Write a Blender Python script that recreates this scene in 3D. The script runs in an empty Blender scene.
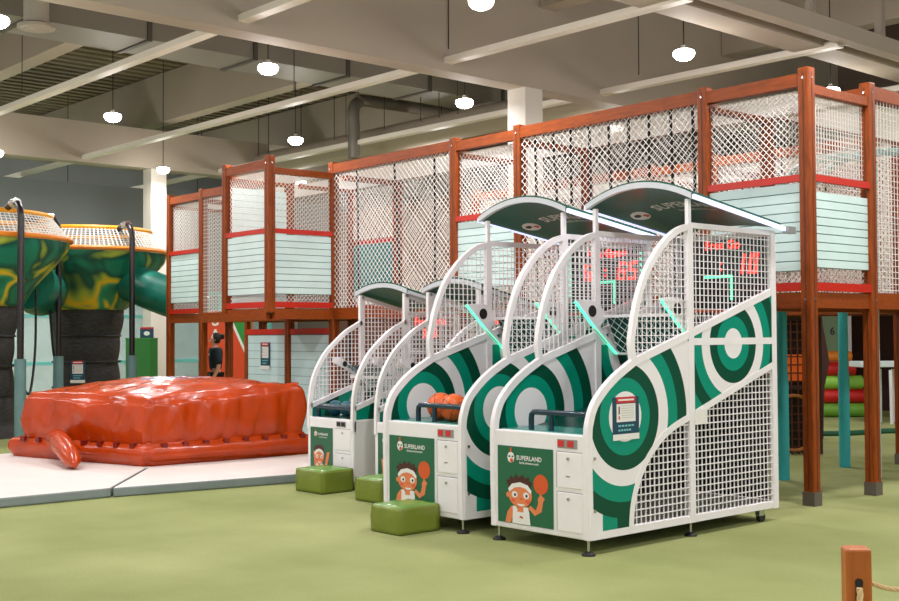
import bpy, bmesh, math, random
from mathutils import Vector, Matrix, noise
random.seed(7)
sc = bpy.context.scene
COL = sc.collection
PI = math.pi

# ---------------------------------------------------------------- colour + materials
def lin(c):
    return tuple(((v/255)/12.92 if v/255 <= .04045 else ((v/255+.055)/1.055)**2.4) for v in c)

MATS = {}
def mat(name, rgb, rough=.5, metal=0, var=0, vscale=8, bump=0, bscale=40, emit=None, estr=0, alpha=1, coat=0, spec=.5, stretch=None):
    if name in MATS: return MATS[name]
    m = bpy.data.materials.new(name); m.use_nodes = True
    nt = m.node_tree; b = nt.nodes['Principled BSDF']
    c = lin(rgb)
    b.inputs['Base Color'].default_value = (*c, 1)
    b.inputs['Roughness'].default_value = rough
    b.inputs['Metallic'].default_value = metal
    b.inputs['Specular IOR Level'].default_value = spec
    if coat: b.inputs['Coat Weight'].default_value = coat
    if alpha < 1: b.inputs['Alpha'].default_value = alpha
    if emit:
        b.inputs['Emission Color'].default_value = (*lin(emit), 1)
        b.inputs['Emission Strength'].default_value = estr
    if var or bump:
        tc = nt.nodes.new('ShaderNodeTexCoord')
        mp = nt.nodes.new('ShaderNodeMapping')
        nt.links.new(tc.outputs['Object'], mp.inputs['Vector'])
        if stretch: mp.inputs['Scale'].default_value = stretch
    if var:
        n = nt.nodes.new('ShaderNodeTexNoise'); n.inputs['Scale'].default_value = vscale
        n.inputs['Detail'].default_value = 5
        r = nt.nodes.new('ShaderNodeValToRGB')
        r.color_ramp.elements[0].position = .3; r.color_ramp.elements[1].position = .7
        r.color_ramp.elements[0].color = (*[v*(1-var) for v in c], 1)
        r.color_ramp.elements[1].color = (*[min(1, v*(1+var)) for v in c], 1)
        nt.links.new(mp.outputs[0], n.inputs['Vector'])
        nt.links.new(n.outputs['Fac'], r.inputs['Fac'])
        nt.links.new(r.outputs['Color'], b.inputs['Base Color'])
    if bump:
        n2 = nt.nodes.new('ShaderNodeTexNoise'); n2.inputs['Scale'].default_value = bscale
        n2.inputs['Detail'].default_value = 4
        bp = nt.nodes.new('ShaderNodeBump'); bp.inputs['Strength'].default_value = bump
        bp.inputs['Distance'].default_value = .02
        nt.links.new(mp.outputs[0], n2.inputs['Vector'])
        nt.links.new(n2.outputs['Fac'], bp.inputs['Height'])
        nt.links.new(bp.outputs['Normal'], b.inputs['Normal'])
    MATS[name] = m
    return m

def ring_mat(name, cy, cz, radii, cols, bars=False):
    """concentric printed rings on a side panel, centred at (cy, cz) of the machine"""
    m = bpy.data.materials.new(name); m.use_nodes = True
    nt = m.node_tree; b = nt.nodes['Principled BSDF']; N = nt.nodes; L = nt.links
    b.inputs['Roughness'].default_value = .3; b.inputs['Specular IOR Level'].default_value = .25
    tc = N.new('ShaderNodeTexCoord'); sx = N.new('ShaderNodeSeparateXYZ')
    L.new(tc.outputs['Object'], sx.inputs[0])
    cb = N.new('ShaderNodeCombineXYZ')
    L.new(sx.outputs['Y'], cb.inputs['Y']); L.new(sx.outputs['Z'], cb.inputs['Z'])
    ds = N.new('ShaderNodeVectorMath'); ds.operation = 'DISTANCE'
    L.new(cb.outputs[0], ds.inputs[0]); ds.inputs[1].default_value = (0, cy, cz)
    dv = N.new('ShaderNodeMath'); dv.operation = 'DIVIDE'; dv.inputs[1].default_value = 2.0
    L.new(ds.outputs['Value'], dv.inputs[0])
    r = N.new('ShaderNodeValToRGB'); cr = r.color_ramp; cr.interpolation = 'CONSTANT'
    cr.elements[0].position = 0; cr.elements[0].color = (*lin(cols[0]), 1)
    while len(cr.elements) > 1: cr.elements.remove(cr.elements[-1])
    for rad, c in zip(radii, cols[1:]):
        e = cr.elements.new(rad/2.0); e.color = (*lin(c), 1)
    L.new(dv.outputs[0], r.inputs['Fac'])
    out = r.outputs['Color']
    if bars:
        # two upright bars below the rings near the front foot of the panel
        def rng(sock, lo, hi):
            g = N.new('ShaderNodeMath'); g.operation = 'GREATER_THAN'; g.inputs[1].default_value = lo
            l = N.new('ShaderNodeMath'); l.operation = 'LESS_THAN'; l.inputs[1].default_value = hi
            mu = N.new('ShaderNodeMath'); mu.operation = 'MULTIPLY'
            L.new(sock, g.inputs[0]); L.new(sock, l.inputs[0])
            L.new(g.outputs[0], mu.inputs[0]); L.new(l.outputs[0], mu.inputs[1]); return mu.outputs[0]
        gd = N.new('ShaderNodeMath'); gd.operation = 'GREATER_THAN'; gd.inputs[1].default_value = .75
        L.new(ds.outputs['Value'], gd.inputs[0])
        lo = rng(sx.outputs['Z'], 0, .5)
        for (a, c, colr) in ((.15, .315, TEAL), (.315, .52, DKGREEN)):
            bar = rng(sx.outputs['Y'], a, c)
            m1 = N.new('ShaderNodeMath'); m1.operation = 'MULTIPLY'
            m2 = N.new('ShaderNodeMath'); m2.operation = 'MULTIPLY'
            L.new(bar, m1.inputs[0]); L.new(lo, m1.inputs[1])
            L.new(m1.outputs[0], m2.inputs[0]); L.new(gd.outputs[0], m2.inputs[1])
            mx = N.new('ShaderNodeMix'); mx.data_type = 'RGBA'
            L.new(m2.outputs[0], mx.inputs[0]); L.new(out, mx.inputs[6])
            mx.inputs[7].default_value = (*lin(colr), 1)
            out = mx.outputs[2]
    L.new(out, b.inputs['Base Color'])
    return m

# ---------------------------------------------------------------- mesh builder
class MB:
    def __init__(s): s.v = []; s.f = []; s.m = []
    def add(s, vs, fs, mi=0):
        o = len(s.v); s.v += [tuple(v) for v in vs]
        for f in fs: s.f.append(tuple(i+o for i in f)); s.m.append(mi)
        return s
    def box(s, lo, hi, mi=0, M=None):
        x0, y0, z0 = lo; x1, y1, z1 = hi
        vs = [(x0,y0,z0),(x1,y0,z0),(x1,y1,z0),(x0,y1,z0),(x0,y0,z1),(x1,y0,z1),(x1,y1,z1),(x0,y1,z1)]
        if M is not None: vs = [M @ Vector(v) for v in vs]
        return s.add(vs, [(0,3,2,1),(4,5,6,7),(0,1,5,4),(1,2,6,5),(2,3,7,6),(3,0,4,7)], mi)
    def rod(s, p, q, r, n=6, mi=0, cap=True, r2=None):
        p = Vector(p); q = Vector(q); d = q-p
        if d.length < 1e-6: return s
        d.normalize(); a = d.orthogonal().normalized(); b = d.cross(a)
        r2 = r if r2 is None else r2
        vs = []
        for c, rr in ((p, r), (q, r2)):
            for i in range(n):
                t = 2*PI*i/n; vs.append(c + rr*(math.cos(t)*a + math.sin(t)*b))
        fs = [(i, (i+1) % n, n+(i+1) % n, n+i) for i in range(n)]
        if cap: fs += [tuple(range(n-1, -1, -1)), tuple(range(n, 2*n))]
        return s.add(vs, fs, mi)
    def tube(s, pts, r, n=8, closed=False, mi=0):
        P = [Vector(p) for p in pts]; k = len(P); vs = []; up = None
        rs = r if isinstance(r, (list, tuple)) else [r]*k
        for i, p in enumerate(P):
            if closed: t = P[(i+1) % k]-P[i-1]
            else: t = P[min(i+1, k-1)]-P[max(i-1, 0)]
            t.normalize()
            if up is None: a = t.orthogonal().normalized()
            else:
                a = up - up.dot(t)*t
                a = a.normalized() if a.length > 1e-5 else t.orthogonal().normalized()
            up = a; b = t.cross(a)
            for j in range(n):
                w = 2*PI*j/n; vs.append(p + rs[i]*(math.cos(w)*a + math.sin(w)*b))
        fs = []
        for i in range(k if closed else k-1):
            i2 = (i+1) % k
            for j in range(n):
                j2 = (j+1) % n
                fs.append((i*n+j, i*n+j2, i2*n+j2, i2*n+j))
        if not closed: fs += [tuple(range(n-1, -1, -1)), tuple((k-1)*n+j for j in range(n))]
        return s.add(vs, fs, mi)
    def lathe(s, prof, c=(0,0,0), n=32, mi=0, mfun=None):
        k = len(prof); vs = []
        for (r, z) in prof:
            for j in range(n):
                w = 2*PI*j/n; vs.append((c[0]+r*math.cos(w), c[1]+r*math.sin(w), c[2]+z))
        for i in range(k-1):
            fs = [(i*n+j, i*n+(j+1) % n, (i+1)*n+(j+1) % n, (i+1)*n+j) for j in range(n)]
            if i == 0: s.add(vs, fs, mi); base = len(s.v)-len(vs)
            else:
                for f in fs: s.f.append(tuple(q+base for q in f)); s.m.append(mi)
        return s
    def prism_x(s, poly, x0, x1, mi=0):
        n = len(poly)
        vs = [(x0, y, z) for y, z in poly]+[(x1, y, z) for y, z in poly]
        fs = [tuple(range(n)), tuple(range(2*n-1, n-1, -1))]
        fs += [(i, n+i, n+(i+1) % n, (i+1) % n) for i in range(n)]
        return s.add(vs, fs, mi)
    def band_x(s, pts, w, x0, x1, mi=0, closed=False):
        """bar of in-plane width w following (y,z) points, thick from x0 to x1"""
        P = [Vector(p) for p in pts]; k = len(P); A = []; B = []
        for i, p in enumerate(P):
            if closed: d0 = (P[i]-P[i-1]).normalized(); d1 = (P[(i+1) % k]-P[i]).normalized()
            else:
                d0 = (P[i]-P[i-1]).normalized() if i else (P[1]-P[0]).normalized()
                d1 = (P[i+1]-P[i]).normalized() if i < k-1 else d0
            n0 = Vector((-d0.y, d0.x)); n1 = Vector((-d1.y, d1.x))
            m_ = (n0+n1).normalized(); c = max(.4, m_.dot(n0))
            A.append(p+m_*w/2/c); B.append(p-m_*w/2/c)
        for i in range(k if closed else k-1):
            j = (i+1) % k
            s.prism_x([A[i], A[j], B[j], B[i]], x0, x1, mi)
        return s
    def build(s, name, mats, parent=None, smooth=False, bevel=0, loc=None, seg=2):
        me = bpy.data.meshes.new(name)
        me.from_pydata(s.v, [], s.f)
        if not isinstance(mats, (list, tuple)): mats = [mats]
        for m in mats: me.materials.append(m)
        if len(mats) > 1: me.polygons.foreach_set('material_index', s.m)
        bm = bmesh.new(); bm.from_mesh(me)
        bmesh.ops.recalc_face_normals(bm, faces=bm.faces)
        bm.to_mesh(me); bm.free()
        o = bpy.data.objects.new(name, me); COL.objects.link(o)
        if parent: o.parent = parent
        if loc: o.location = loc
        if smooth:
            me.polygons.foreach_set('use_smooth', [True]*len(me.polygons))
            try: me.set_sharp_from_angle(angle=math.radians(40))
            except Exception: pass
        if bevel:
            bv = o.modifiers.new('bevel', 'BEVEL'); bv.width = bevel; bv.segments = seg
            bv.limit_method = 'ANGLE'; bv.angle_limit = math.radians(40)
        return o

def thing(name, label, cat, loc=(0,0,0), rz=0, group=None):
    o = bpy.data.objects.new(name, None); COL.objects.link(o)
    o.empty_display_size = .2
    o.location = loc; o.rotation_euler = (0, 0, rz)
    return tag(o, label, cat, group)
def tag(o, label, cat, group=None):
    o['label'] = label; o['category'] = cat
    if group: o['group'] = group
    return o
def struct(o): o['kind'] = 'structure'; return o

_txt = {}
def text_geo(t, size=1.0):
    if (t, size) in _txt: return _txt[(t, size)]
    cu = bpy.data.curves.new('txt', 'FONT'); cu.body = t; cu.size = size
    cu.align_x = 'CENTER'; cu.align_y = 'CENTER'; cu.resolution_u = 2; cu.offset = .02*size
    o = bpy.data.objects.new('txt', cu); COL.objects.link(o)
    bpy.context.view_layer.update()
    dg = bpy.context.evaluated_depsgraph_get()
    me = bpy.data.meshes.new_from_object(o.evaluated_get(dg))
    vs = [tuple(v.co) for v in me.vertices]; fs = [tuple(p.vertices) for p in me.polygons]
    bpy.data.objects.remove(o); bpy.data.curves.remove(cu); bpy.data.meshes.remove(me)
    _txt[(t, size)] = (vs, fs)
    return vs, fs
def put_text(mb, t, size, O, U, V, mi):
    """lettering laid on a surface: origin O (centre), right U, up V"""
    O = Vector(O); U = Vector(U); V = Vector(V)
    vs, fs = text_geo(t, size)
    mb.add([O+U*x+V*y for x, y, z in vs], fs, mi)
def put_poly(mb, pts, O, U, V, mi):
    O = Vector(O); U = Vector(U); V = Vector(V)
    mb.add([O+U*x+V*y for x, y in pts], [tuple(range(len(pts)))], mi)
def ell(cx, cy, rx, ry, n=20, a0=0, a1=2*PI):
    return [(cx+rx*math.cos(a0+(a1-a0)*i/n), cy+ry*math.sin(a0+(a1-a0)*i/n)) for i in range(n if abs(a1-a0-2*PI) < 1e-6 else n+1)]

# ---------------------------------------------------------------- palette
DKGREEN = (4, 74, 54); TEAL = (4, 142, 116); WHT = (236, 232, 234); PTEAL = (70, 165, 140)
M = dict(
    white=mat('white_paint', (238,234,236), .35, var=.03, vscale=5),
    greyframe=mat('grey_metal', (150,152,150), .4, .3),
    black=mat('black_rubber', (16,16,18), .55),
    chrome=mat('chrome', (190,190,190), .25, .9),
    poster=mat('poster_green', (24,98,66), .35),
    skin=mat('print_skin', (226,128,78), .5), hair=mat('print_hair', (70,28,20), .5),
    pwhite=mat('print_white', (232,230,226), .5), orange=mat('print_orange', (212,84,30), .5),
    pdark=mat('print_dark', (20,20,24), .5), cheek=mat('print_cheek', (226,92,58), .5),
    pred=mat('print_red', (205,40,36), .5), navy=mat('print_navy', (18,66,88), .45),
    ramp=mat('ramp_green', (10,66,58), .35), dkteal=mat('dark_teal_pad', (6,58,60), .5),
    rail=mat('navy_tube', (10,48,62), .25),
    net=mat('white_net', (240,236,230), .7), greennet=mat('pale_net', (190,215,205), .6),
    tealnet=mat('teal_net', (30,90,90), .6),
    ledg=mat('green_led', (80,220,170), .4, emit=(90,245,190), estr=1.0),
    ledw=mat('white_led', (225,228,255), .4, emit=(205,212,255), estr=.75),
    ledr=mat('red_led', (255,50,40), .4, emit=(255,40,30), estr=3.0),
    board=mat('dark_backboard', (28,36,40), .25, alpha=.8),
    canopy=mat('canopy_green', (10,84,64), .35), canopyedge=mat('canopy_edge', (205,208,214), .35),
    wood=mat('brown_wood', (140,64,14), .45, spec=.25, var=.3, vscale=6, stretch=(6,6,.8), bump=.08, bscale=30),
    woodb=mat('brown_wood_beam', (142,65,16), .45, spec=.25, var=.22, vscale=6, stretch=(1,6,6)),
    red=mat('red_rail', (196,34,8), .4), boards=mat('pale_turquoise_board', (212,236,234), .45, var=.05, vscale=3),
    gap=mat('board_gap', (60,130,128), .7), deck=mat('deck_wood', (80,44,26), .6, var=.2),
    rope=mat('dark_rope', (34,24,24), .8), shoe=mat('post_shoe', (110,100,92), .5, .3),
    vinyl=mat('orange_vinyl', (180,60,5), .26, var=.15, vscale=3, bump=.9, bscale=5, coat=.12, spec=.4, stretch=(1,1,.3)),
    vinyld=mat('vinyl_dark', (118,24,8), .4), vblue=mat('print_blue', (40,84,130), .35),
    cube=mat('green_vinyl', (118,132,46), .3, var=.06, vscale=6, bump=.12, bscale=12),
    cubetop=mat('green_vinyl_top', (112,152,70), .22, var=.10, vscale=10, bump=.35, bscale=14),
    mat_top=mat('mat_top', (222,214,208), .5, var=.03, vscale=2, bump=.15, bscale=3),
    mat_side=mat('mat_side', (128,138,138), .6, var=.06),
    pole=mat('black_pole', (24,18,18), .35), sleeve=mat('pole_sleeve', (98,132,132), .6, var=.1),
    foamy=mat('yellow_foam', (232,160,32), .5), foamo=mat('orange_foam', (226,132,34), .5),
    tube_black=mat('black_mesh_cloth', (40,38,38), .6, var=.85, vscale=10, bump=.4, bscale=50, stretch=(1,1,5)),
    turq=mat('turquoise_pad', (44,168,172), .45, var=.12, vscale=4, stretch=(1,1,.3)),
    turqframe=mat('turquoise_frame', (112,205,198), .4),
    bball=mat('orange_ball', (228,100,34), .4, bump=.1, bscale=120), blueball=mat('blue_ball', (24,92,108), .35),
    seam=mat('ball_seam', (60,24,12), .6),
)

# ---------------------------------------------------------------- camera
H = 1.6
YAW, PIT, ROL = [math.radians(a) for a in (137.99, 1.709, .3203)]
fw = Vector((math.cos(YAW)*math.cos(PIT), math.sin(YAW)*math.cos(PIT), math.sin(PIT)))
rt = Vector((math.sin(YAW), -math.cos(YAW), 0)); dn = fw.cross(rt)
rt2 = math.cos(ROL)*rt + math.sin(ROL)*dn; dn2 = -math.sin(ROL)*rt + math.cos(ROL)*dn
cd = bpy.data.cameras.new('camera'); cam = bpy.data.objects.new('camera', cd); COL.objects.link(cam)
R3 = Matrix((rt2, -dn2, -fw)).transposed()
cam.matrix_world = Matrix.Translation((0, 0, H)) @ R3.to_4x4()
cd.sensor_width = 36; cd.sensor_fit = 'HORIZONTAL'; cd.lens = 1173/899*36
cd.clip_end = 200
sc.camera = cam

# ================================================================ HOOP MACHINES
RING1 = ring_mat('rings_front', .418, .988, (.18,.287,.397,.512,.63,.75,.96,1.06,1.18), (WHT,TEAL,DKGREEN,WHT,TEAL,DKGREEN,WHT,TEAL,DKGREEN,TEAL), True)
RING2 = ring_mat('rings_back', 1.817, 1.522, (.122,.225,.325,.43,.545,.65), (WHT,TEAL,DKGREEN,WHT,TEAL,DKGREEN,TEAL))
RING3 = ring_mat('rings_small', 1.0, .62, (.16,.28,.40,.52,.66,.80), (WHT,TEAL,DKGREEN,(170,195,190),TEAL,DKGREEN,TEAL))

def clip_grid(mb, poly, sp, t, x, mi=0, off=0.0):
    ys = [p[0] for p in poly]; zs = [p[1] for p in poly]; n = len(poly)
    for ax in (0, 1):
        lo, hi = (min(ys), max(ys)) if ax == 0 else (min(zs), max(zs))
        k = lo+sp*.5
        while k < hi:
            hit = []
            for i in range(n):
                a = poly[i]; b = poly[(i+1) % n]
                if (a[ax] <= k) != (b[ax] <= k):
                    hit.append(a[1-ax]+(b[1-ax]-a[1-ax])*(k-a[ax])/(b[ax]-a[ax]))
            hit.sort()
            for u, v in zip(hit[::2], hit[1::2]):
                if v-u < .01: continue
                if ax == 0: mb.box((x-t/2, k-t/2, u), (x+t/2, k+t/2, v), mi)
                else: mb.box((x-t/2+t*.2, u, k-t/2), (x+t/2+t*.2, v, k+t/2), mi)
            k += sp

def catmull(pts, n=4):
    out = []; P = [Vector(p) for p in pts]; k = len(P)
    for i in range(k-1):
        p0 = P[max(i-1,0)]; p1 = P[i]; p2 = P[i+1]; p3 = P[min(i+2,k-1)]
        for j in range(n):
            t = j/n
            out.append(.5*((2*p1)+(-p0+p2)*t+(2*p0-5*p1+4*p2-p3)*t*t+(-p0+3*p1-3*p2+p3)*t**3))
    out.append(P[-1]); return [tuple(p) for p in out]

def logo(mb, O, U, V, s, mi_w, mi_o, mi_d):
    """round white face emblem with an orange tuft"""
    put_poly(mb, ell(0, 0, .5*s, .55*s, 8), O, U, V, mi_w)
    d = Vector(U).cross(Vector(V)).normalized()*.0008
    O1 = Vector(O)+d
    put_poly(mb, [(-.12*s,.5*s),(.12*s,.5*s),(.1*s,.95*s),(-.1*s,.95*s)], O1, U, V, mi_o)
    put_poly(mb, ell(.1*s, -.3*s, .22*s, .22*s, 10), O1, U, V, mi_o)
    put_poly(mb, ell(-.2*s, .08*s, .14*s, .1*s, 8), O1, U, V, mi_d)
    put_poly(mb, ell(.22*s, .08*s, .12*s, .1*s, 8), O1, U, V, mi_d)

def poster(parent, x0, x1, z0, z1, y, arms_up=False, small=1.0):
    mb = MB(); w = x1-x0; h = z1-z0
    mb.box((x0, y-.006, z0), (x1, y+.004, z1), 0)
    U = (1,0,0); V = (0,0,1)
    def O(k): return (x0, y-.0065-.0007*k, z0)
    P = lambda pts, k, mi: put_poly(mb, [(a*w, (b*.77+.005)*h) for a, b in pts], O(k), U, V, mi)
    # emblem + lettering
    lo = Vector((x0+.25*w, y-.0075, z0+.855*h)); s = .135*w
    logo(mb, lo, U, V, s, 3, 4, 5)
    put_text(mb, 'SUPERLAND', .084*w, (x0+.58*w, y-.0075, z0+.855*h), U, V, 3)
    put_text(mb, 'family adventure park', .040*w, (x0+.58*w, y-.0075, z0+.795*h), U, V, 3)
    # a plain basketball player
    cx = .42
    if not arms_up:
        P([(.14,.0),(.24,.0),(.30,.17),(.33,.27),(.26,.29),(.18,.18)], 1, 1)          # lowered arm
        P([(.56,.28),(.68,.17),(.80,.25),(.83,.42),(.86,.47),(.80,.52),(.805,.57),(.775,.57),(.765,.50),(.735,.46),(.74,.38),(.70,.26),(.60,.33)], 1, 1)  # raised arm
        P(ell(.79,.70,.13,.165,22), 2, 4)
    else:
        P([(.20,.12),(.30,.08),(.30,.34),(.26,.62),(.14,.62),(.18,.34)], 1, 1)
        P([(.62,.08),(.72,.12),(.80,.34),(.88,.62),(.76,.62),(.68,.34)], 1, 1)
    P([(.27,.0),(.60,.0),(.58,.20),(.56,.29),(.48,.29),(.44,.22),(.38,.22),(.34,.29),(.28,.29),(.28,.18)], 2, 3)  # vest
    P([(.36,.2),(.48,.2),(.46,.32),(.38,.32)], 2.5, 1)
    P([(.20,.62),(.16,.72),(.22,.72),(.23,.79),(.30,.76),(.34,.83),(.40,.78),(.47,.83),(.50,.77),(.58,.80),(.58,.73),(.64,.72),(.60,.60)], 3, 2)
    P(ell(cx,.48,.215,.205,24), 4, 1)
    P(ell(.19,.47,.03,.045,8), 3.5, 1)
    P([(.20,.57),(.22,.52),(.32,.60),(.42,.62),(.52,.60),(.61,.52),(.63,.57),(.56,.66),(.42,.70),(.27,.66)], 5, 3)  # headband
    for ex in (.32, .53):
        P(ell(ex,.485,.055,.055,14), 5, 3); P(ell(ex+.008,.48,.02,.026,10), 6, 5)
    P(ell(.435,.335,.07,.035,12,PI,2*PI), 5, 3)
    P(ell(.29,.385,.045,.032,10), 5, 6); P(ell(.56,.385,.045,.032,10), 5, 6)
    P(ell(.435,.42,.025,.02,8), 5, 6)
    P([(.40,.11),(.47,.09),(.47,.12),(.42,.14)], 4, 4)
    return mb.build('poster', [M['poster'],M['skin'],M['hair'],M['pwhite'],M['orange'],M['pdark'],M['cheek']], parent)

def arch_canopy(parent, W, yf, yb, zf, zb, rise, lettering):
    """barrel canopy sloping to the back, with lit rim"""
    n = 14; th = .05; over = .05
    def pt(u, v, dz=0):
        x = -over+(W+2*over)*u; a = (u-.5)*2
        z = (zf+(zb-zf)*v)+rise*(1-a*a)*(1-.55*v)+dz
        return (x, yf+(yb-yf)*v, z)
    mb = MB(); k = 6; top = []; bot = []
    for j in range(k+1):
        for i in range(n+1):
            top.append(pt(i/n, j/k, th)); bot.append(pt(i/n, j/k, 0))
    fs = []
    N1 = (n+1)*(k+1); I = lambda i, j: j*(n+1)+i
    for j in range(k):
        for i in range(n):
            fs.append((I(i,j), I(i+1,j), I(i+1,j+1), I(i,j+1)))
            fs.append((N1+I(i,j), N1+I(i,j+1), N1+I(i+1,j+1), N1+I(i+1,j)))
    for i in range(n):
        fs.append((I(i,0), N1+I(i,0), N1+I(i+1,0), I(i+1,0)))
        fs.append((I(i,k), I(i+1,k), N1+I(i+1,k), N1+I(i,k)))
    for j in range(k):
        fs.append((I(0,j), I(0,j+1), N1+I(0,j+1), N1+I(0,j)))
        fs.append((I(n,j), N1+I(n,j), N1+I(n,j+1), I(n,j+1)))
    mb.add(top+bot, fs, 0)
    if lettering:
        # lettering on the underside, read from the front
        vs, fs2 = text_geo('SUPERLAND', .13)
        vs3, fs3 = text_geo('family adventure park', .045)
        def under(x, y):
            u = (W*.62+x+over)/(W+2*over); v = .42-y/(yb-yf)*1.5
            p = pt(u, v, -.003); return p
        mb.add([under(x, y) for x, y, z in vs], fs2, 1)
        mb.add([under(x, y-.1) for x, y, z in vs3], fs3, 1)
        mb.add([under(x-.53, y-.02) for x, y in ell(0,0,.075,.075,12)], [tuple(range(12))], 1)
        mb.add([(p[0],p[1],p[2]-.001) for p in [under(x-.55, y-.01) for x, y in ell(0,0,.03,.025,8)]], [tuple(range(8))], 2)
        mb.add([(p[0],p[1],p[2]-.001) for p in [under(x-.50, y-.045) for x, y in ell(0,0,.03,.025,8)]], [tuple(range(8))], 3)
    c = mb.build('canopy', [M['canopy'], M['pwhite'], M['pdark'], M['orange']], parent, smooth=True)
    rim = MB(); h = .040
    for i in range(n):
        a = pt(i/n,0); b = pt((i+1)/n,0)
        vs = [(a[0],a[1]-.012,a[2]-.012),(b[0],b[1]-.012,b[2]-.012),(b[0],b[1]-.012,b[2]+h-.005),(a[0],a[1]-.012,a[2]+h-.005),
              (a[0],a[1]+.03,a[2]-.012),(b[0],b[1]+.03,b[2]-.012),(b[0],b[1]+.0,b[2]+h-.005),(a[0],a[1]+.0,a[2]+h-.005)]
        rim.add(vs, [(0,1,2,3),(4,7,6,5),(0,4,5,1),(3,2,6,7)])
    rim.build('front_rim', M['canopyedge'], c, smooth=True)
    for u, sx in ((0,-1), (1,1)):
        st = MB(); a = pt(u,0); b = pt(u,1.04)
        vs = []
        for p in (a, b):
            vs += [(p[0]+sx*.0,p[1],p[2]-.012),(p[0]+sx*.022,p[1],p[2]-.012),(p[0]+sx*.022,p[1],p[2]+.024),(p[0]+sx*.0,p[1],p[2]+.024)]
        st.add(vs, [(0,1,2,3),(7,6,5,4),(0,4,5,1),(1,5,6,2),(2,6,7,3),(3,7,4,0)])
        st.build('light_strip', M['ledw'] if lettering else M['canopyedge'], c)
    tip = MB(); p = pt(1,1.04); tip.box((p[0]-.01,p[1]-.005,p[2]-.03),(p[0]+.05,p[1]+.11,p[2]+.03)); tip.build('strip_end_cap', M['greyframe'], c)
    return c

SEG = {'0':'abcdef','1':'bc','2':'abged','3':'abgcd','4':'fgbc','5':'afgcd','6':'afgecd','7':'abc','8':'abcdefg','9':'abcfgd'}
def digits(mb, s, size, x, z, y, mi):
    if all(c.isdigit() for c in s):
        w, h, t_ = size*.48, size*.92, size*.15; n = len(s)
        for i, c in enumerate(s):
            cx = x+(i-(n-1)/2)*size*.72
            for g in SEG[c]:
                x0, x1, z0, z1 = dict(a=(-w/2,w/2,h/2-t_,h/2), d=(-w/2,w/2,-h/2,-h/2+t_), g=(-w/2,w/2,-t_/2,t_/2),
                    b=(w/2-t_,w/2,0,h/2), c=(w/2-t_,w/2,-h/2,0), f=(-w/2,-w/2+t_,0,h/2), e=(-w/2,-w/2+t_,-h/2,0))[g]
                sh = .12
                mb.add([(cx+a+sh*b, y, z+b) for a, b in ((x0,z0),(x1,z0),(x1,z1),(x0,z1))], [(0,1,2,3)], mi)
        return
    put_text(mb, s, size, (x, y, z), (1,0,0), (0,0,1), mi)

def foot(parent, x, y, ztop):
    f = MB(); f.rod((x,y,.02), (x,y,ztop), .011, 10, 0)
    f.lathe([(0,0),(.052,0),(.05,.012),(.022,.03),(0,.032)], (x,y,0), 16, 1)
    f.build('levelling_foot', [M['chrome'], M['black']], parent, smooth=True)

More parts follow.
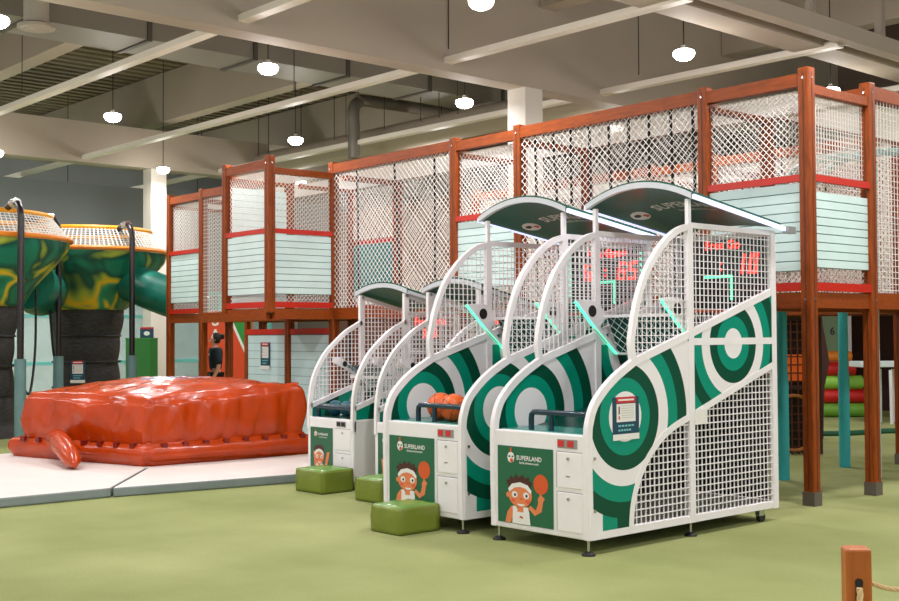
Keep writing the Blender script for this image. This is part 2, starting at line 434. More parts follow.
def big_machine(loc, label, title, left, right, group, dots=False, sign=False):
    W = 1.013
    t = thing('basketball_arcade_machine', label, 'arcade machine', loc, 0, group)
    # ---- cabinet
    mb = MB(); mb.box((0,0,.11), (W,.032,.868)); mb.box((.048,.030,.112), (W-.048,.44,.866)); cab = mb.build('front_cabinet', M['white'], t, bevel=.012, seg=3)
    poster(cab, .075, .66, .155, .745, 0)
    for z0, z1 in ((.475,.735), (.155,.44)):
        d = MB(); d.box((.70,-.006,z0), (.945,.01,z1)); dr = d.build('coin_door', M['white'], cab, bevel=.004)
        k = MB(); k.rod((.815,-.016,z1-.045), (.815,.0,z1-.045), .012, 12); k.build('door_lock', M['chrome'], dr)
        g = MB()
        g.box((.695,-.002,z1+.001),(.95,.004,z1+.007)); g.box((.692,-.002,z0),(.698,.004,z1)); g.build('door_gap', M['greyframe'], dr)
    s = MB(); s.box((.79,-.005,.555),(.83,-.012+.003,.565)); s.build('coin_slot', M['chrome'], cab)
    wn = MB(); wn.box((.705,-.004,.765),(.90,.01,.83),0)
    for xx in (.735,.83): wn.box((xx-.025,-.007,.775),(xx+.035,.005,.822),1)
    wn.build('coin_window', [M['greyframe'], M['pred']], cab)
    for x, y in ((.04,.04),(W-.04,.03),(.04,1.25),(W-.04,1.25)): foot(t, x, y, .12)
    for x in (.05, W-.05):
        c = MB(); c.box((x-.02,2.2,.055),(x+.02,2.28,.12),0); c.rod((x-.018,2.25,.045),(x+.018,2.25,.045),.045,14,1)
        c.build('castor', [M['chrome'],M['black']], t)
    # ---- side frames
    lower = catmull([(.01,.60),(.012,.87),(.03,.97),(.08,1.08),(.19,1.19),(.31,1.275),(.42,1.335),(.54,1.395)], 4)
    diag = lower+[(1.23,1.60),(2.41,1.965)]
    curve = catmull([(2.42,1.338),(1.8,1.14),(1.24,.955),(.99,.872),(.78,.75),(.60,.56),(.50,.34),(.475,.15)], 4)
    upper = catmull([(.53,1.40),(.51,1.52),(.525,1.63),(.575,1.82),(.675,2.04),(.80,2.20),(.95,2.335),(1.10,2.42),(1.22,2.455)], 4)
    # straighten the splines' run between mid post and rear post
    curve = [(2.42,1.338),(1.24,.955)]+[p for p in curve if p[0] < 1.2]
    for sd, xa, xb in ((0, 0, .045), (1, W-.045, W)):
        fr = MB(); xi = (xa+xb)/2; e_ = .0012
        fr.band_x([(.018,.115)]+diag, .058, xa+e_*2, xb-e_*2)
        fr.band_x(curve, .054, xa+e_*3, xb-e_*3)
        fr.band_x(upper, .048, xa+e_, xb-e_)
        fr.box((xa,1.207,.11),(xb,1.273,2.47))
        fr.box((xi-.017,1.222,2.4),(xi+.017,1.258,2.68))
        fr.box((xa-.0002,2.387,.105),(xb+.0002,2.453,2.49))
        fr.box((xa+e_*4,1.24,2.447),(xb-e_*4,2.42,2.492))
        fr.box((xa+e_*4,.02,.110),(xb-e_*4,2.42,.166))
        fr.box((xa+e_*4,1.24,1.512),(xb-e_*4,2.42,1.568))
        fr.build('side_frame', M['white'], t)
        xp0, xp1 = (xa+.006, xa+.030) if sd == 0 else (xb-.030, xb-.006)
        lowp = [(p[0],p[1]) for p in lower]
        pa = [(.02,.13)]+lowp+[(1.23,1.60)]+[(1.23,.955)]+[p for p in curve if p[0] < 1.2]+[(.475,.13)]
        p1 = MB(); p1.prism_x(pa, xp0, xp1); p1.build('printed_front_panel', RING1, t)
        p2 = MB(); p2.prism_x([(1.25,1.61),(2.41,1.965),(2.41,1.338),(1.25,.955)], xp0, xp1); p2.build('printed_back_panel', RING2, t)
        xg = (xa+xb)/2
        wm = MB()
        clip_grid(wm, upper+[(1.22,1.60),(.54,1.40)], .055, .0065, xg)
        clip_grid(wm, [(1.25,2.47),(2.41,2.47),(2.41,1.965),(1.25,1.61)], .055, .0065, xg)
        wm.build('guard_mesh', M['white'], t)
        wl = MB()
        clip_grid(wl, [(2.41,1.338),(1.25,.955),(1.25,.14),(2.41,.14)], .055, .0085, xg)
        clip_grid(wl, [(1.22,.95)]+[p for p in curve if p[0] < 1.2]+[(.475,.14),(1.22,.14)], .055, .0085, xg)
        wl.build('lower_mesh', M['white'], t)
        for yy, zz in ((.06,.70),(.06,.32)):
            bt = MB(); bt.rod((xa-.004 if sd == 0 else xb-.004, yy, zz), (xa+.004 if sd == 0 else xb+.004, yy, zz), .012, 10); bt.build('bolt', M['chrome'], t)
    # cross bars
    for lo, hi in (((.03,2.39,2.445),(W-.03,2.45,2.49)),((.03,2.39,.112),(W-.03,2.45,.168)),((.03,1.22,.112),(W-.03,1.26,.15)),((.03,2.39,1.42),(W-.03,2.44,1.48))):
        cb = MB(); cb.box(lo, hi); cb.build('cross_bar', M['white'], t)
    bs = MB(); bs.box((.05,.5,.14),(W-.05,2.38,.17)); bs.build('base_tray', mat('base_grey',(150,152,140),.6), t)
    ip = MB(); ip.box((.05,2.365,.18),(W-.05,2.38,1.34)); ip.prism_x([(.5,.18),(2.36,.18),(2.36,1.29),(1.24,.92),(.9,.8),(.62,.55)], .047, .055)
    ip.build('inner_panel', mat('inner_black',(34,36,38),.6), t)
    # ball tray and lane
    tr = MB(); tr.box((.045,.06,.845),(W-.045,.5,.872)); tr.build('ball_tray', mat('tray_teal',(70,150,140),.25), t, bevel=.006)
    ln = MB(); ln.prism_x([(.46,.84),(.46,.87),(1.45,1.06),(2.38,1.36),(2.38,1.33),(1.45,1.03)], .045, W-.045); ln.build('return_lane', M['ramp'], t)
    # hand rail
    hr = MB()
    hr.tube([(.34,.10,.872),(.34,.10,.96),(.345,.10,.99),(.365,.10,1.008),(.40,.10,1.01),(W-.05,.10,1.01)], .022, 10)
    hr.rod((.55,.10,.87),(.55,.10,1.0), .022, 10)
    hr.build('hand_rail', M['rail'], t, smooth=True)
    # catch net between two white plates
    prof = [(.93,1.885),(1.05,1.895),(1.19,1.885),(1.255,1.83),(1.30,1.77),(1.285,1.715),(1.225,1.665),(1.475,1.45),(1.46,1.42),(1.18,1.64)]
    for xa in (.05, W-.075):
        pl = MB(); pl.prism_x(prof, xa, xa+.022, 0)
        pl.rod((xa-.003,1.13,1.80),(xa+.025,1.13,1.80), .05, 20, 1)
        p_ = pl.build('net_plate', [M['white'], M['black']], t)
        ls = MB(); ls.band_x([(.925,1.878),(1.18,1.648),(1.45,1.433)], .010, xa-.002, xa+.024); ls.build('led_strip', M['ledg'], p_)
    xb = MB(); xb.box((.06,1.285,1.745),(W-.06,1.31,1.77)); xb.rod((.06,1.46,1.435),(W-.06,1.46,1.435),.012,8); xb.build('net_bar', M['white'], t)
    pd = MB(); pd.prism_x([(1.315,1.745),(1.475,1.42),(1.51,1.43),(1.35,1.765)], .078, W-.078); pd.build('net_backing', M['dkteal'], t)
    nn = MB(); q = Vector((0,1.30,1.75)); r_ = Vector((0,1.455,1.44)); L = (r_-q).length; dr = (r_-q).normalized()
    net_rect(nn, Vector((.08,1.297,1.75)), Vector((1,0,0)), dr, W-.16, L, .062, .003)
    nn.build('catch_net', M['greennet'], t)
    # backboard with display
    yb = 2.385
    bb = MB(); bb.box((.05,yb,1.50),(W-.05,yb+.012,2.44)); bo = bb.build('backboard', M['board'], t)
    yy = yb-.006
    for nm, tx, sz, xx, zz in (('title_display',title,.11,.52,2.39),('left_score',left,.18,.27,2.215),('score_colon',':',.16,.50,2.215),('right_score',right,.19,.77,2.215)):
        if tx: dp = MB(); digits(dp, tx, sz, xx, zz, yy, 0); dp.build(nm, M['ledr'], bo)
    sq = MB()
    sq.box((.32,yb-.012,2.10),(.62,yb-.004,2.125)); sq.box((.60,yb-.012,1.90),(.622,yb-.004,2.12))
    sq.build('led_target', M['ledg'], bo)
    if dots:
        dd = MB()
        for xx in (.035, .93):
            for k in range(8): dd.box((xx,yb-.014,1.98+k*.055),(xx+.022,yb-.004,2.0+k*.055))
        dd.build('led_dots', M['ledg'], bo)
    hp = MB(); hp.tube([(.507+.2*math.cos(a*PI/12), yb-.24+.2*math.sin(a*PI/12), 1.80) for a in range(24)], .010, 8, True)
    hp.box((.46,yb-.05,1.78),(.55,yb,1.82)); ho = hp.build('hoop', M['orange'], t, smooth=True)
    hn = MB()
    for a in range(12):
        w = a*PI/6
        for sg in (1,-1):
            hn.rod((.507+.2*math.cos(w), yb-.24+.2*math.sin(w), 1.80), (.507+.12*math.cos(w+sg*.5), yb-.24+.12*math.sin(w+sg*.5), 1.5), .004, 4)
    hn.build('hoop_net', M['net'], ho)
    arch_canopy(t, W, 1.20, 2.46, 2.685, 2.505, .135, True)
    return t

def net_rect(mb, O, U, V, w, h, sp, r, mi=0, square=False):
    """diamond (or square) netting on a rectangle O + a*U + b*V"""
    O = Vector(O); U = Vector(U); V = Vector(V); Nn = U.cross(V).normalized()
    def strand(a, b, c, d, k):
        p = O+U*a+V*b; q = O+U*c+V*d; dd = (q-p)
        if dd.length < .01: return
        dd.normalize(); s_ = dd.cross(Nn)
        vs = []
        for c_ in (p, q):
            vs += [c_+s_*r+Nn*r*.6*k, c_-s_*r+Nn*r*.6*k, c_-Nn*r*1.2*k]
        mb.add(vs, [(0,1,4,3),(1,2,5,4),(2,0,3,5)], mi)
    if square:
        k = sp/2
        while k < w: strand(k,0,k,h,1); k += sp
        k = sp/2
        while k < h: strand(0,k,w,k,-1); k += sp
        return
    st = sp*1.41421
    c = -h+st*.3
    while c < w:                     # a-b=c
        a0 = max(0, c); b0 = a0-c; a1 = min(w, c+h); b1 = a1-c
        strand(a0,b0,a1,b1,1); c += st
    c = st*.3
    while c < w+h:                   # a+b=c
        a0 = max(0, c-h); b0 = c-a0; a1 = min(w, c); b1 = c-a1
        strand(a0,b0,a1,b1,-1); c += st

GM = 'full size hoop machines'
m3 = big_machine((-6.657,6.432,0), 'nearest white and green hoop machine, showing red 10, navy notice on its side', 'Free Go', '', '10', GM)
m2 = big_machine((-7.998,6.432,0), 'white and green hoop arcade machine with orange balls, second from right, showing red 65', 'Free Game!', '12', '65', GM, dots=True)

def small_machine(loc, label, title, dg, group):
    W = .82
    t = thing('kids_basketball_machine', label, 'arcade machine', loc, 0, group)
    mb = MB(); mb.box((0,0,.08),(W,.36,.725)); cab = mb.build('front_cabinet', M['white'], t, bevel=.015, seg=3)
    poster(cab, .06, .46, .12, .62, 0, arms_up=True)
    for z0, z1 in ((.40,.62),(.12,.36)):
        d = MB(); d.box((.51,-.006,z0),(.77,.01,z1)); dr = d.build('coin_door', M['white'], cab, bevel=.004)
        k = MB(); k.rod((.64,-.014,z1-.04),(.64,0,z1-.04),.012,10); k.build('door_lock', M['chrome'], dr)
        g = MB(); g.box((.505,-.002,z1+.001),(.775,.004,z1+.007)); g.build('door_gap', M['greyframe'], dr)
    wn = MB(); wn.box((.53,-.005,.645),(.69,.006,.70),0); wn.box((.54,-.008,.652),(.60,0,.692),1); wn.box((.62,-.008,.652),(.68,0,.692),1)
    wn.build('coin_window', [M['greyframe'],M['pdark']], cab)
    for x, y in ((.04,.04),(W-.04,.04),(.04,1.4),(W-.04,1.4)): foot(t, x, y, .1)
    arch = catmull([(.012,.60),(.015,.80),(.025,.95),(.06,1.12),(.13,1.27),(.23,1.41),(.36,1.53),(.52,1.65),(.73,1.755)], 4)
    D = 1.5
    for xa, xb in ((0,.038),(W-.038,W)):
        f = MB(); f.band_x(arch, .045, xa, xb); f.band_x([(.02,.84),(.6,1.03),(D-.02,1.33)], .05, xa, xb)
        f.box((xa,.70,.08),(xb,.755,2.06)); f.box((xa,D-.05,.08),(xb,D,1.86)); f.box((xa,.02,.08),(xb,D,.13))
        f.band_x([(.73,2.04),(D,1.85)], .04, xa, xb)
        f.build('side_frame', M['white'], t)
        p = MB(); p.prism_x([(.02,.10),(.02,.84),(.6,1.03),(D-.02,1.33),(D-.02,.10)], xa+.01, xa+.026); p.build('printed_side_panel', RING3, t)
        g = MB(); xg = (xa+xb)/2
        clip_grid(g, [q for q in arch if q[1] > .84]+[(.73,1.07),(.6,1.03),(.02,.84)], .05, .008, xg)
        clip_grid(g, [(.75,2.03),(D-.03,1.86),(D-.03,1.33),(.75,1.08)], .05, .008, xg)
        g.build('guard_mesh', M['white'], t)
        w = MB(); xo = xa+.045 if xa == 0 else xa-.02
        w.prism_x([(.30,1.36),(.42,1.36),(.56,1.27),(.80,1.10),(.80,1.04),(.62,1.14),(.46,1.24),(.30,1.31)], xo, xo+.02, 0)
        w.rod((xo-.003,.46,1.29),(xo+.023,.46,1.29),.032,14,1)
        w.build('net_plate', [M['white'],M['black']], t)
    gb = MB()
    m_ = Matrix.Identity(4)
    for k in range(int((W-.08)/.05)): gb.box((.06+k*.05,D-.03,1.36),(.068+k*.05,D-.022,1.86))
    for k in range(10): gb.box((.04,D-.028,1.38+k*.05),(W-.04,D-.02,1.388+k*.05))
    gb.build('back_mesh', M['white'], t)
    for lo, hi in (((.03,D-.047,1.84),(W-.03,D-.005,1.88)),((.03,D-.047,.082),(W-.03,D-.01,.12)),((.04,.55,1.13),(W-.04,.58,1.16))):
        cb = MB(); cb.box(lo, hi); cb.build('cross_bar', M['white'], t)
    nn = MB(); net_rect(nn, Vector((.07,.46,1.28)), Vector((1,0,0)), Vector((0,.34,-.22)).normalized(), W-.14, .40, .04, .004); nn.build('catch_net', M['tealnet'], t)
    tr = MB(); tr.box((.038,.05,.705),(W-.038,.40,.73)); tr.build('ball_tray', M['ramp'], t)
    ln = MB(); ln.prism_x([(.36,.70),(.36,.73),(D-.06,1.06),(D-.06,1.03)], .038, W-.038); ln.build('return_lane', M['white'], t)
    hr = MB(); hr.tube([(.10,.07,.73),(.10,.07,.80),(.12,.07,.83),(.16,.07,.84),(W-.12,.07,.84),(W-.10,.07,.80),(W-.10,.07,.73)], .03, 10); hr.build('hand_rail', M['rail'], t, smooth=True)
    yb = D-.075
    bb = MB(); bb.box((.06,yb,1.36),(W-.06,yb+.01,1.82)); bo = bb.build('backboard', mat('small_backboard',(60,50,46),.3,alpha=.35), t)
    dp = MB(); digits(dp, title, .12, W/2, 1.76, yb-.006, 0); dp.build('title_display', M['ledr'], bo); dp = MB(); digits(dp, dg, .15, W/2, 1.62, yb-.006, 0); dp.build('score_display', M['ledr'], bo)
    hp = MB(); hp.tube([(W/2+.15*math.cos(a*PI/10), yb-.19+.15*math.sin(a*PI/10), 1.42) for a in range(20)], .009, 8, True); hp.box((W/2-.04,yb-.045,1.40),(W/2+.04,yb,1.44)); hp.build('hoop', M['white'], t, smooth=True)
    arch_canopy(t, W, .70, D+.02, 2.065, 1.885, .085, False)
    return t
GK = 'low hoop machines for children'
small_machine((-10.585,7.44,0), 'low white hoop machine with blue balls beside the orange castle, leftmost of the four', 'Free Game', '9 : 8', GK)
small_machine((-9.41,7.44,0), 'low white hoop machine half hidden behind the orange ball machine', 'Free Go', '6', GK)

# balls
def ball(loc, r, m, label, group, rot=(0,0,0), seams=True):
    mb = MB(); n = 24; k = 14
    mb.lathe([(max(1e-4, r*math.sin(PI*i/k)), -r*math.cos(PI*i/k)) for i in range(k+1)], (0,0,0), n, 0)
    if seams:
        for f in (lambda a: (math.cos(a),math.sin(a),0), lambda a: (math.cos(a),0,math.sin(a)), lambda a: (.55,.835*math.cos(a),.835*math.sin(a)), lambda a: (-.55,.835*math.cos(a),.835*math.sin(a))):
            mb.tube([tuple(r*.995*c for c in f(2*PI*i/28)) for i in range(28)], .0028, 4, True, 1)
    o = mb.build('basketball', [m, M['seam']], None, smooth=True, loc=loc); o.rotation_euler = rot
    return tag(o, label, 'ball', group)
bx, by = -7.998, 6.432
ball((bx+.40,by+.30,.99), .118, M['bball'], 'orange basketball at the left of the machine tray', 'orange balls in the tray', (.4,.2,.9))
ball((bx+.63,by+.245,.99), .118, M['bball'], 'orange basketball in the middle of the tray, behind the navy rail', 'orange balls in the tray', (1.1,.5,.2))
ball((bx+.80,by+.44,1.015), .118, M['bball'], 'orange basketball at the right of the tray, partly behind the side arch', 'orange balls in the tray', (.2,1.2,.6))
for i, (x, y, w) in enumerate(((.21,.22,'leftmost'),(.39,.25,'second from the left'),(.57,.22,'third from the left'))):
    ball((-10.585+x, 7.44+y, .73+.085), .085, M['blueball'], 'blue ball in the low machine tray, '+w, 'blue balls in the low machine', (i,.5*i,1), seams=False)

# notice on the near machine
def notice(name, loc, rz, w, h, label, cat='sign', strip=True):
    mb = MB(); mb.box((-w/2,-.004,-h/2),(w/2,0,h/2),0)
    U = (1,0,0); V = (0,0,1); y = -.0055
    put_poly(mb, [(-.5*w,-.5*h),(.5*w,-.5*h),(.5*w,-.36*h),(-.5*w,-.36*h)], (0,y,0), U, V, 1)
    put_poly(mb, [(-.36*w,.36*h),(.36*w,.36*h),(.36*w,.5*h),(-.36*w,.5*h)], (0,y,0), U, V, 2)
    put_poly(mb, [(-.36*w,-.08*h),(.36*w,-.08*h),(.36*w,.34*h),(-.36*w,.34*h)], (0,y,0), U, V, 1)
    y2 = y-.001
    put_poly(mb, [(-.30*w,.41*h),(.30*w,.41*h),(.30*w,.45*h),(-.30*w,.45*h)], (0,y2,0), U, V, 1)
    put_poly(mb, [(-.29*w,.10*h),(-.24*w,.10*h),(-.24*w,.28*h),(-.29*w,.28*h)], (0,y2,0), U, V, 3)
    put_poly(mb, [(-.29*w,-.02*h),(-.24*w,-.02*h),(-.24*w,.06*h),(-.29*w,.06*h)], (0,y2,0), U, V, 2)
    for k in range(6):
        b0 = .29*h-k*.055*h
        put_poly(mb, [(-.18*w,b0-.006*h),(.3*w,b0-.006*h),(.3*w,b0+.006*h),(-.18*w,b0+.006*h)], (0,y2,0), U, V, 4)
    for k, ww in ((0,.62),(1,.5)):
        b0 = -.17*h-k*.10*h
        for j in range(5):
            a0 = -.3*w+j*ww*w/5
            put_poly(mb, [(a0,b0-.022*h),(a0+ww*w/6.5,b0-.022*h),(a0+ww*w/6.5,b0+.022*h),(a0,b0+.022*h)], (0,y2,0), U, V, 5)
    o = mb.build(name, [M['navy'],M['pwhite'],M['pred'],mat('print_brown',(120,70,50),.5),mat('print_grey',(190,186,182),.5),mat('print_pale_teal',(120,190,195),.5)], None, loc=loc)
    o.rotation_euler = (0,0,rz)
    return tag(o, label, cat)
notice('notice_sign', (-5.651,6.854,.975), PI/2, .305, .32, 'navy notice sheet with red heading on the near hoop machine side panel')
pp = MB(); pp.box((0,0,0),(.006,.16,.12)); o = pp.build('paper_sheet', M['pwhite'], None, loc=(-5.643,7.70,.88)); tag(o, 'small white paper fixed on the lower mesh of the near machine', 'paper')

# ================================================================ CUBES
def cube_seat(loc, sx, sy, h, label):
    mb = MB(); n = 8
    bm = bmesh.new(); bmesh.ops.create_cube(bm, size=1)
    bmesh.ops.bevel(bm, geom=bm.edges[:], offset=.022, segments=2, affect='EDGES')
    bmesh.ops.subdivide_edges(bm, edges=[e for e in bm.edges if e.calc_length() > .3], cuts=7, use_grid_fill=True)
    for v in bm.verts:
        x, y, z = v.co
        b = (1-(2*x)**2)*(1-(2*y)**2)
        dz = .025*b if z > .4 else 0
        wv = noise.noise(Vector((x*7+loc[0]*3, y*7+loc[1], z*3)))*.010
        s = 1+.025*(1-(2*z)**2)
        v.co = Vector((x*sx*s+wv*.5, y*sy*s+wv*.5, max(0, (z+.5)*h+dz+(wv if z > .3 else 0))))
    me = bpy.data.meshes.new('foam_cube_seat'); 
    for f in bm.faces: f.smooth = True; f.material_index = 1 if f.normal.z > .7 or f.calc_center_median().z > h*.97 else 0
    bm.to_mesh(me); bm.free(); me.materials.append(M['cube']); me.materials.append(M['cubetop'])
    o = bpy.data.objects.new('foam_cube_seat', me); COL.objects.link(o); o.location = loc
    tag(o, label, 'stool', 'green foam cubes')
    b = MB(); b.box((-sx*.49,-sy*.49,0),(sx*.49,sy*.49,.012)); b.build('base_edge', M['black'], o)
    return o
cube_seat((-7.445,6.205,0), .37, .43, .222, 'green vinyl foam cube in front of the orange ball machine, nearest of three')
cube_seat((-9.93,7.19,0), .46, .40, .235, 'green vinyl foam cube in front of the leftmost low machine')
cube_seat((-8.95,7.2,0), .42, .40, .225, 'green vinyl foam cube partly hidden behind the orange ball machine corner')

# ================================================================ INFLATABLE + MATS
def bil(c, u, v):
    N, Rr, B, L = [Vector(p) for p in c]
    return (N*(1-u)+Rr*u)*(1-v) + (L*(1-u)+B*u)*v

def inflated(name, corners, z0, zt, parent, nu=48, nv=48, nz=12, bulge=.05, top=.10, wr=.02, seed=0, mats=None, patch=False, rnd=.06):
    """soft block over a quadrilateral N,R,B,L (xy) with top heights zt at those corners"""
    cen = sum((Vector(p) for p in corners), Vector((0,0)))/4
    vs = {}; mb = MB(); idx = {}
    def P(i, j, k):
        key = (i, j, k)
        if key in idx: return idx[key]
        u, v, w = i/nu, j/nv, k/nz
        p = bil(corners, u, v)
        zT = (zt[0]*(1-u)+zt[1]*u)*(1-v)+(zt[3]*(1-u)+zt[2]*u)*v
        z = z0+(zT-z0)*w
        out = Vector((0,0,0)); d = (p-cen); d.normalize()
        # rounded edges
        eu = min(u, 1-u)*2.2; ev = min(v, 1-v)*2.2
        if k == nz:
            z += top*math.sin(PI*u)**.7*math.sin(PI*v)**.7
            z += .03*noise.noise(Vector((p.x*2.3, p.y*2.3, seed)))+.022*noise.noise(Vector((p.x*6, p.y*6, seed+3)))
        edge = (i in (0,nu)) or (j in (0,nv))
        if edge:
            s = p.x*1.0+p.y*1.3
            b = bulge*math.sin(PI*w)
            cr = wr*(.7*noise.noise(Vector((s*2.4+w*.8, w*.5, seed)))+.6*noise.noise(Vector((s*6.5-w*1.2, w*.8, seed+9))))
            b += cr*math.sin(PI*min(1,max(0,w*.9+.05)))
            b -= rnd*max(0,(w-.86)/.14)**2
            if (i in (0,nu)) and (j in (0,nv)): b -= .07
            p = p+d*b
            if k == nz: z -= .035
        mb.v.append((p.x, p.y, z)); idx[key] = len(mb.v)-1
        return idx[key]
    def quad(a, b, c, d, mi=0): mb.f.append((a,b,c,d)); mb.m.append(mi)
    for k in range(nz):
        for i in range(nu):
            quad(P(i,0,k),P(i+1,0,k),P(i+1,0,k+1),P(i,0,k+1)); quad(P(i,nv,k),P(i,nv,k+1),P(i+1,nv,k+1),P(i+1,nv,k))
        for j in range(nv):
            quad(P(0,j,k),P(0,j,k+1),P(0,j+1,k+1),P(0,j+1,k)); quad(P(nu,j,k),P(nu,j+1,k),P(nu,j+1,k+1),P(nu,j,k+1))
    for i in range(nu):
        for j in range(nv):
            mi = 0
            if patch:
                u, v = (i+.5)/nu, (j+.5)/nv
                if .40 < u < .72 and .40 < v < .62: mi = 1 if ((i*2+j) % 7) < 3 else (2 if (i+j) % 3 == 0 else 0)
            quad(P(i,j,nz),P(i+1,j,nz),P(i+1,j+1,nz),P(i,j+1,nz),mi)
    quad(P(0,0,0),P(0,nv,0),P(nu,nv,0),P(nu,0,0))
    o = mb.build(name, mats or M['vinyl'], parent, smooth=False)
    bm = bmesh.new(); bm.from_mesh(o.data)
    for _ in range(1): bmesh.ops.smooth_vert(bm, verts=[v for v in bm.verts if v.co.z > z0+.02], factor=.5, use_axis_x=True, use_axis_y=True, use_axis_z=True)
    bm.to_mesh(o.data); bm.free()
    o.data.polygons.foreach_set('use_smooth', [True]*len(o.data.polygons))
    return o
N = Vector((-12.52,6.55)); Rc = Vector((-12.45,8.72)); L = Vector((-14.68,5.95)); B = Vector((-15.0,8.35))
castle = thing('inflatable_bouncer', 'big glossy orange inflatable bouncer on the pale mats', 'inflatable', (-13.65,7.4,.1))
off = Vector((-13.65,7.4))
C = lambda *ps: [tuple(p-off) for p in ps]
grow = [N+Vector((.05,-.04)), Rc+Vector((.06,.05)), B+Vector((-.15,.12)), L+Vector((-.22,-.06))]
inflated('base_tube', C(*grow), 0, (.275,.275,.275,.275), castle, bulge=.09, top=.01, wr=.03, seed=5, nz=8)
inflated('bouncing_block', C(N,Rc,B,L), .25, (.76,.90,.86,.815), castle, bulge=.04, top=.15, wr=.12, seed=1, patch=True, mats=[M['vinyl'], M['vblue'], M['pwhite']])
for a, b, n in ((N,Rc,8),(N,L,8)):
    for k in range(n):
        p = a+(b-a)*((k+.6)/n)-off; d = (b-a).normalized(); out = Vector((d.y,-d.x))
        if out.dot(p) < 0: out = -out
        q = p+out*.055; U = Vector((d.x,d.y,0)); Nn = Vector((out.x,out.y,0))
        hw = .035
        zz = .235
        vs = []; fl = MB()
        for dd in (0,.05):
            for s1, s2 in ((-hw,-.03),(hw,-.03),(hw,.03),(-hw,.03)):
                vs.append(Vector((q.x,q.y,zz))+U*s1+Nn*(dd-.0)+Vector((0,0,s2)))
        fl.add(vs, [(0,1,2,3),(7,6,5,4),(0,4,5,1),(1,5,6,2),(2,6,7,3),(3,7,4,0)]); fl.build('air_flap', M['vinyld'], castle)
tb = MB()
pp_ = [Vector((-14.0,6.12,.26)),Vector((-13.8,6.0,.27)),Vector((-13.45,5.92,.23)),Vector((-13.1,5.84,.16)),Vector((-12.85,5.78,.10)),Vector((-12.72,5.75,.06))]
tb.tube([p-Vector((-13.65,7.4,.0)) for p in pp_], [.05,.13,.125,.115,.10,.03], 14)
tb.build('inflation_sleeve', M['vinyl'], castle, smooth=True)

def floor_mat(poly, h, label, loc):
    n = len(poly); mb = MB()
    vs = [(x-loc[0],y-loc[1],0) for x,y in poly]+[(x-loc[0],y-loc[1],h) for x,y in poly]
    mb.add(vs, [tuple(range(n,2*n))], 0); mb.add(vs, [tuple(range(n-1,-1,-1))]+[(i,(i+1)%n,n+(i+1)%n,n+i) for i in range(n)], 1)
    bmx = mb.build('landing_mat', [M['mat_top'],M['mat_side']], None, loc=(loc[0],loc[1],0))
    bm = bmesh.new(); bm.from_mesh(bmx.data); bmesh.ops.remove_doubles(bm, verts=bm.verts, dist=.0001); bmesh.ops.recalc_face_normals(bm, faces=bm.faces); bm.to_mesh(bmx.data); bm.free()
    bv = bmx.modifiers.new('bevel','BEVEL'); bv.width = .018; bv.segments = 2
    return tag(bmx, label, 'mat', 'pale landing mats')
floor_mat([(-11.12,2.4),(-11.03,5.355),(-12.4,6.45),(-12.4,8.5),(-15.2,8.5),(-15.25,5.3),(-15.0,2.4)], .1, 'pale grey landing mat in front of the orange bouncer, left of the seam', (-13,5))
floor_mat([(-11.01,5.375),(-10.66,7.5),(-10.9,8.9),(-12.37,8.9),(-12.37,6.46)], .1, 'pale landing mat between bouncer and the low hoop machine, right of the seam', (-11.6,6.6))
floor_mat([(-15.3,5.28),(-15.06,2.4),(-17.6,2.4),(-17.8,5.5)], .1, 'grey landing mat at the far left edge of the picture', (-16.3,4))

# ================================================================ CLIMBING STRUCTURE
TH = math.radians(1.5); AX, AY = -5.895, 9.84
def S(u, v): return (AX-u*math.cos(TH)+v*math.sin(TH), AY+u*math.sin(TH)+v*math.cos(TH))
W0 = 1.17; PW = .116; ZT = 4.1
def sroot(name, label, cat, u0, v0, w, group):
    x, y = S(u0+w, v0)
    return thing(name, label, cat, (x, y, 0), -TH, group)

class Face:
    """side of a w x d bay: 0 front, 1 right, 2 back, 3 left"""
    def __init__(s, w, d, side):
        if side == 0: s.O = Vector((0,0,0)); s.U = Vector((1,0,0)); s.N = Vector((0,-1,0)); s.w = w
        if side == 1: s.O = Vector((w,0,0)); s.U = Vector((0,1,0)); s.N = Vector((1,0,0)); s.w = d
        if side == 2: s.O = Vector((w,d,0)); s.U = Vector((-1,0,0)); s.N = Vector((0,1,0)); s.w = w
        if side == 3: s.O = Vector((0,d,0)); s.U = Vector((0,-1,0)); s.N = Vector((-1,0,0)); s.w = d
    def M(s):
        return Matrix(((s.U.x,-s.N.x,0,s.O.x),(s.U.y,-s.N.y,0,s.O.y),(0,0,1,0),(0,0,0,1)))

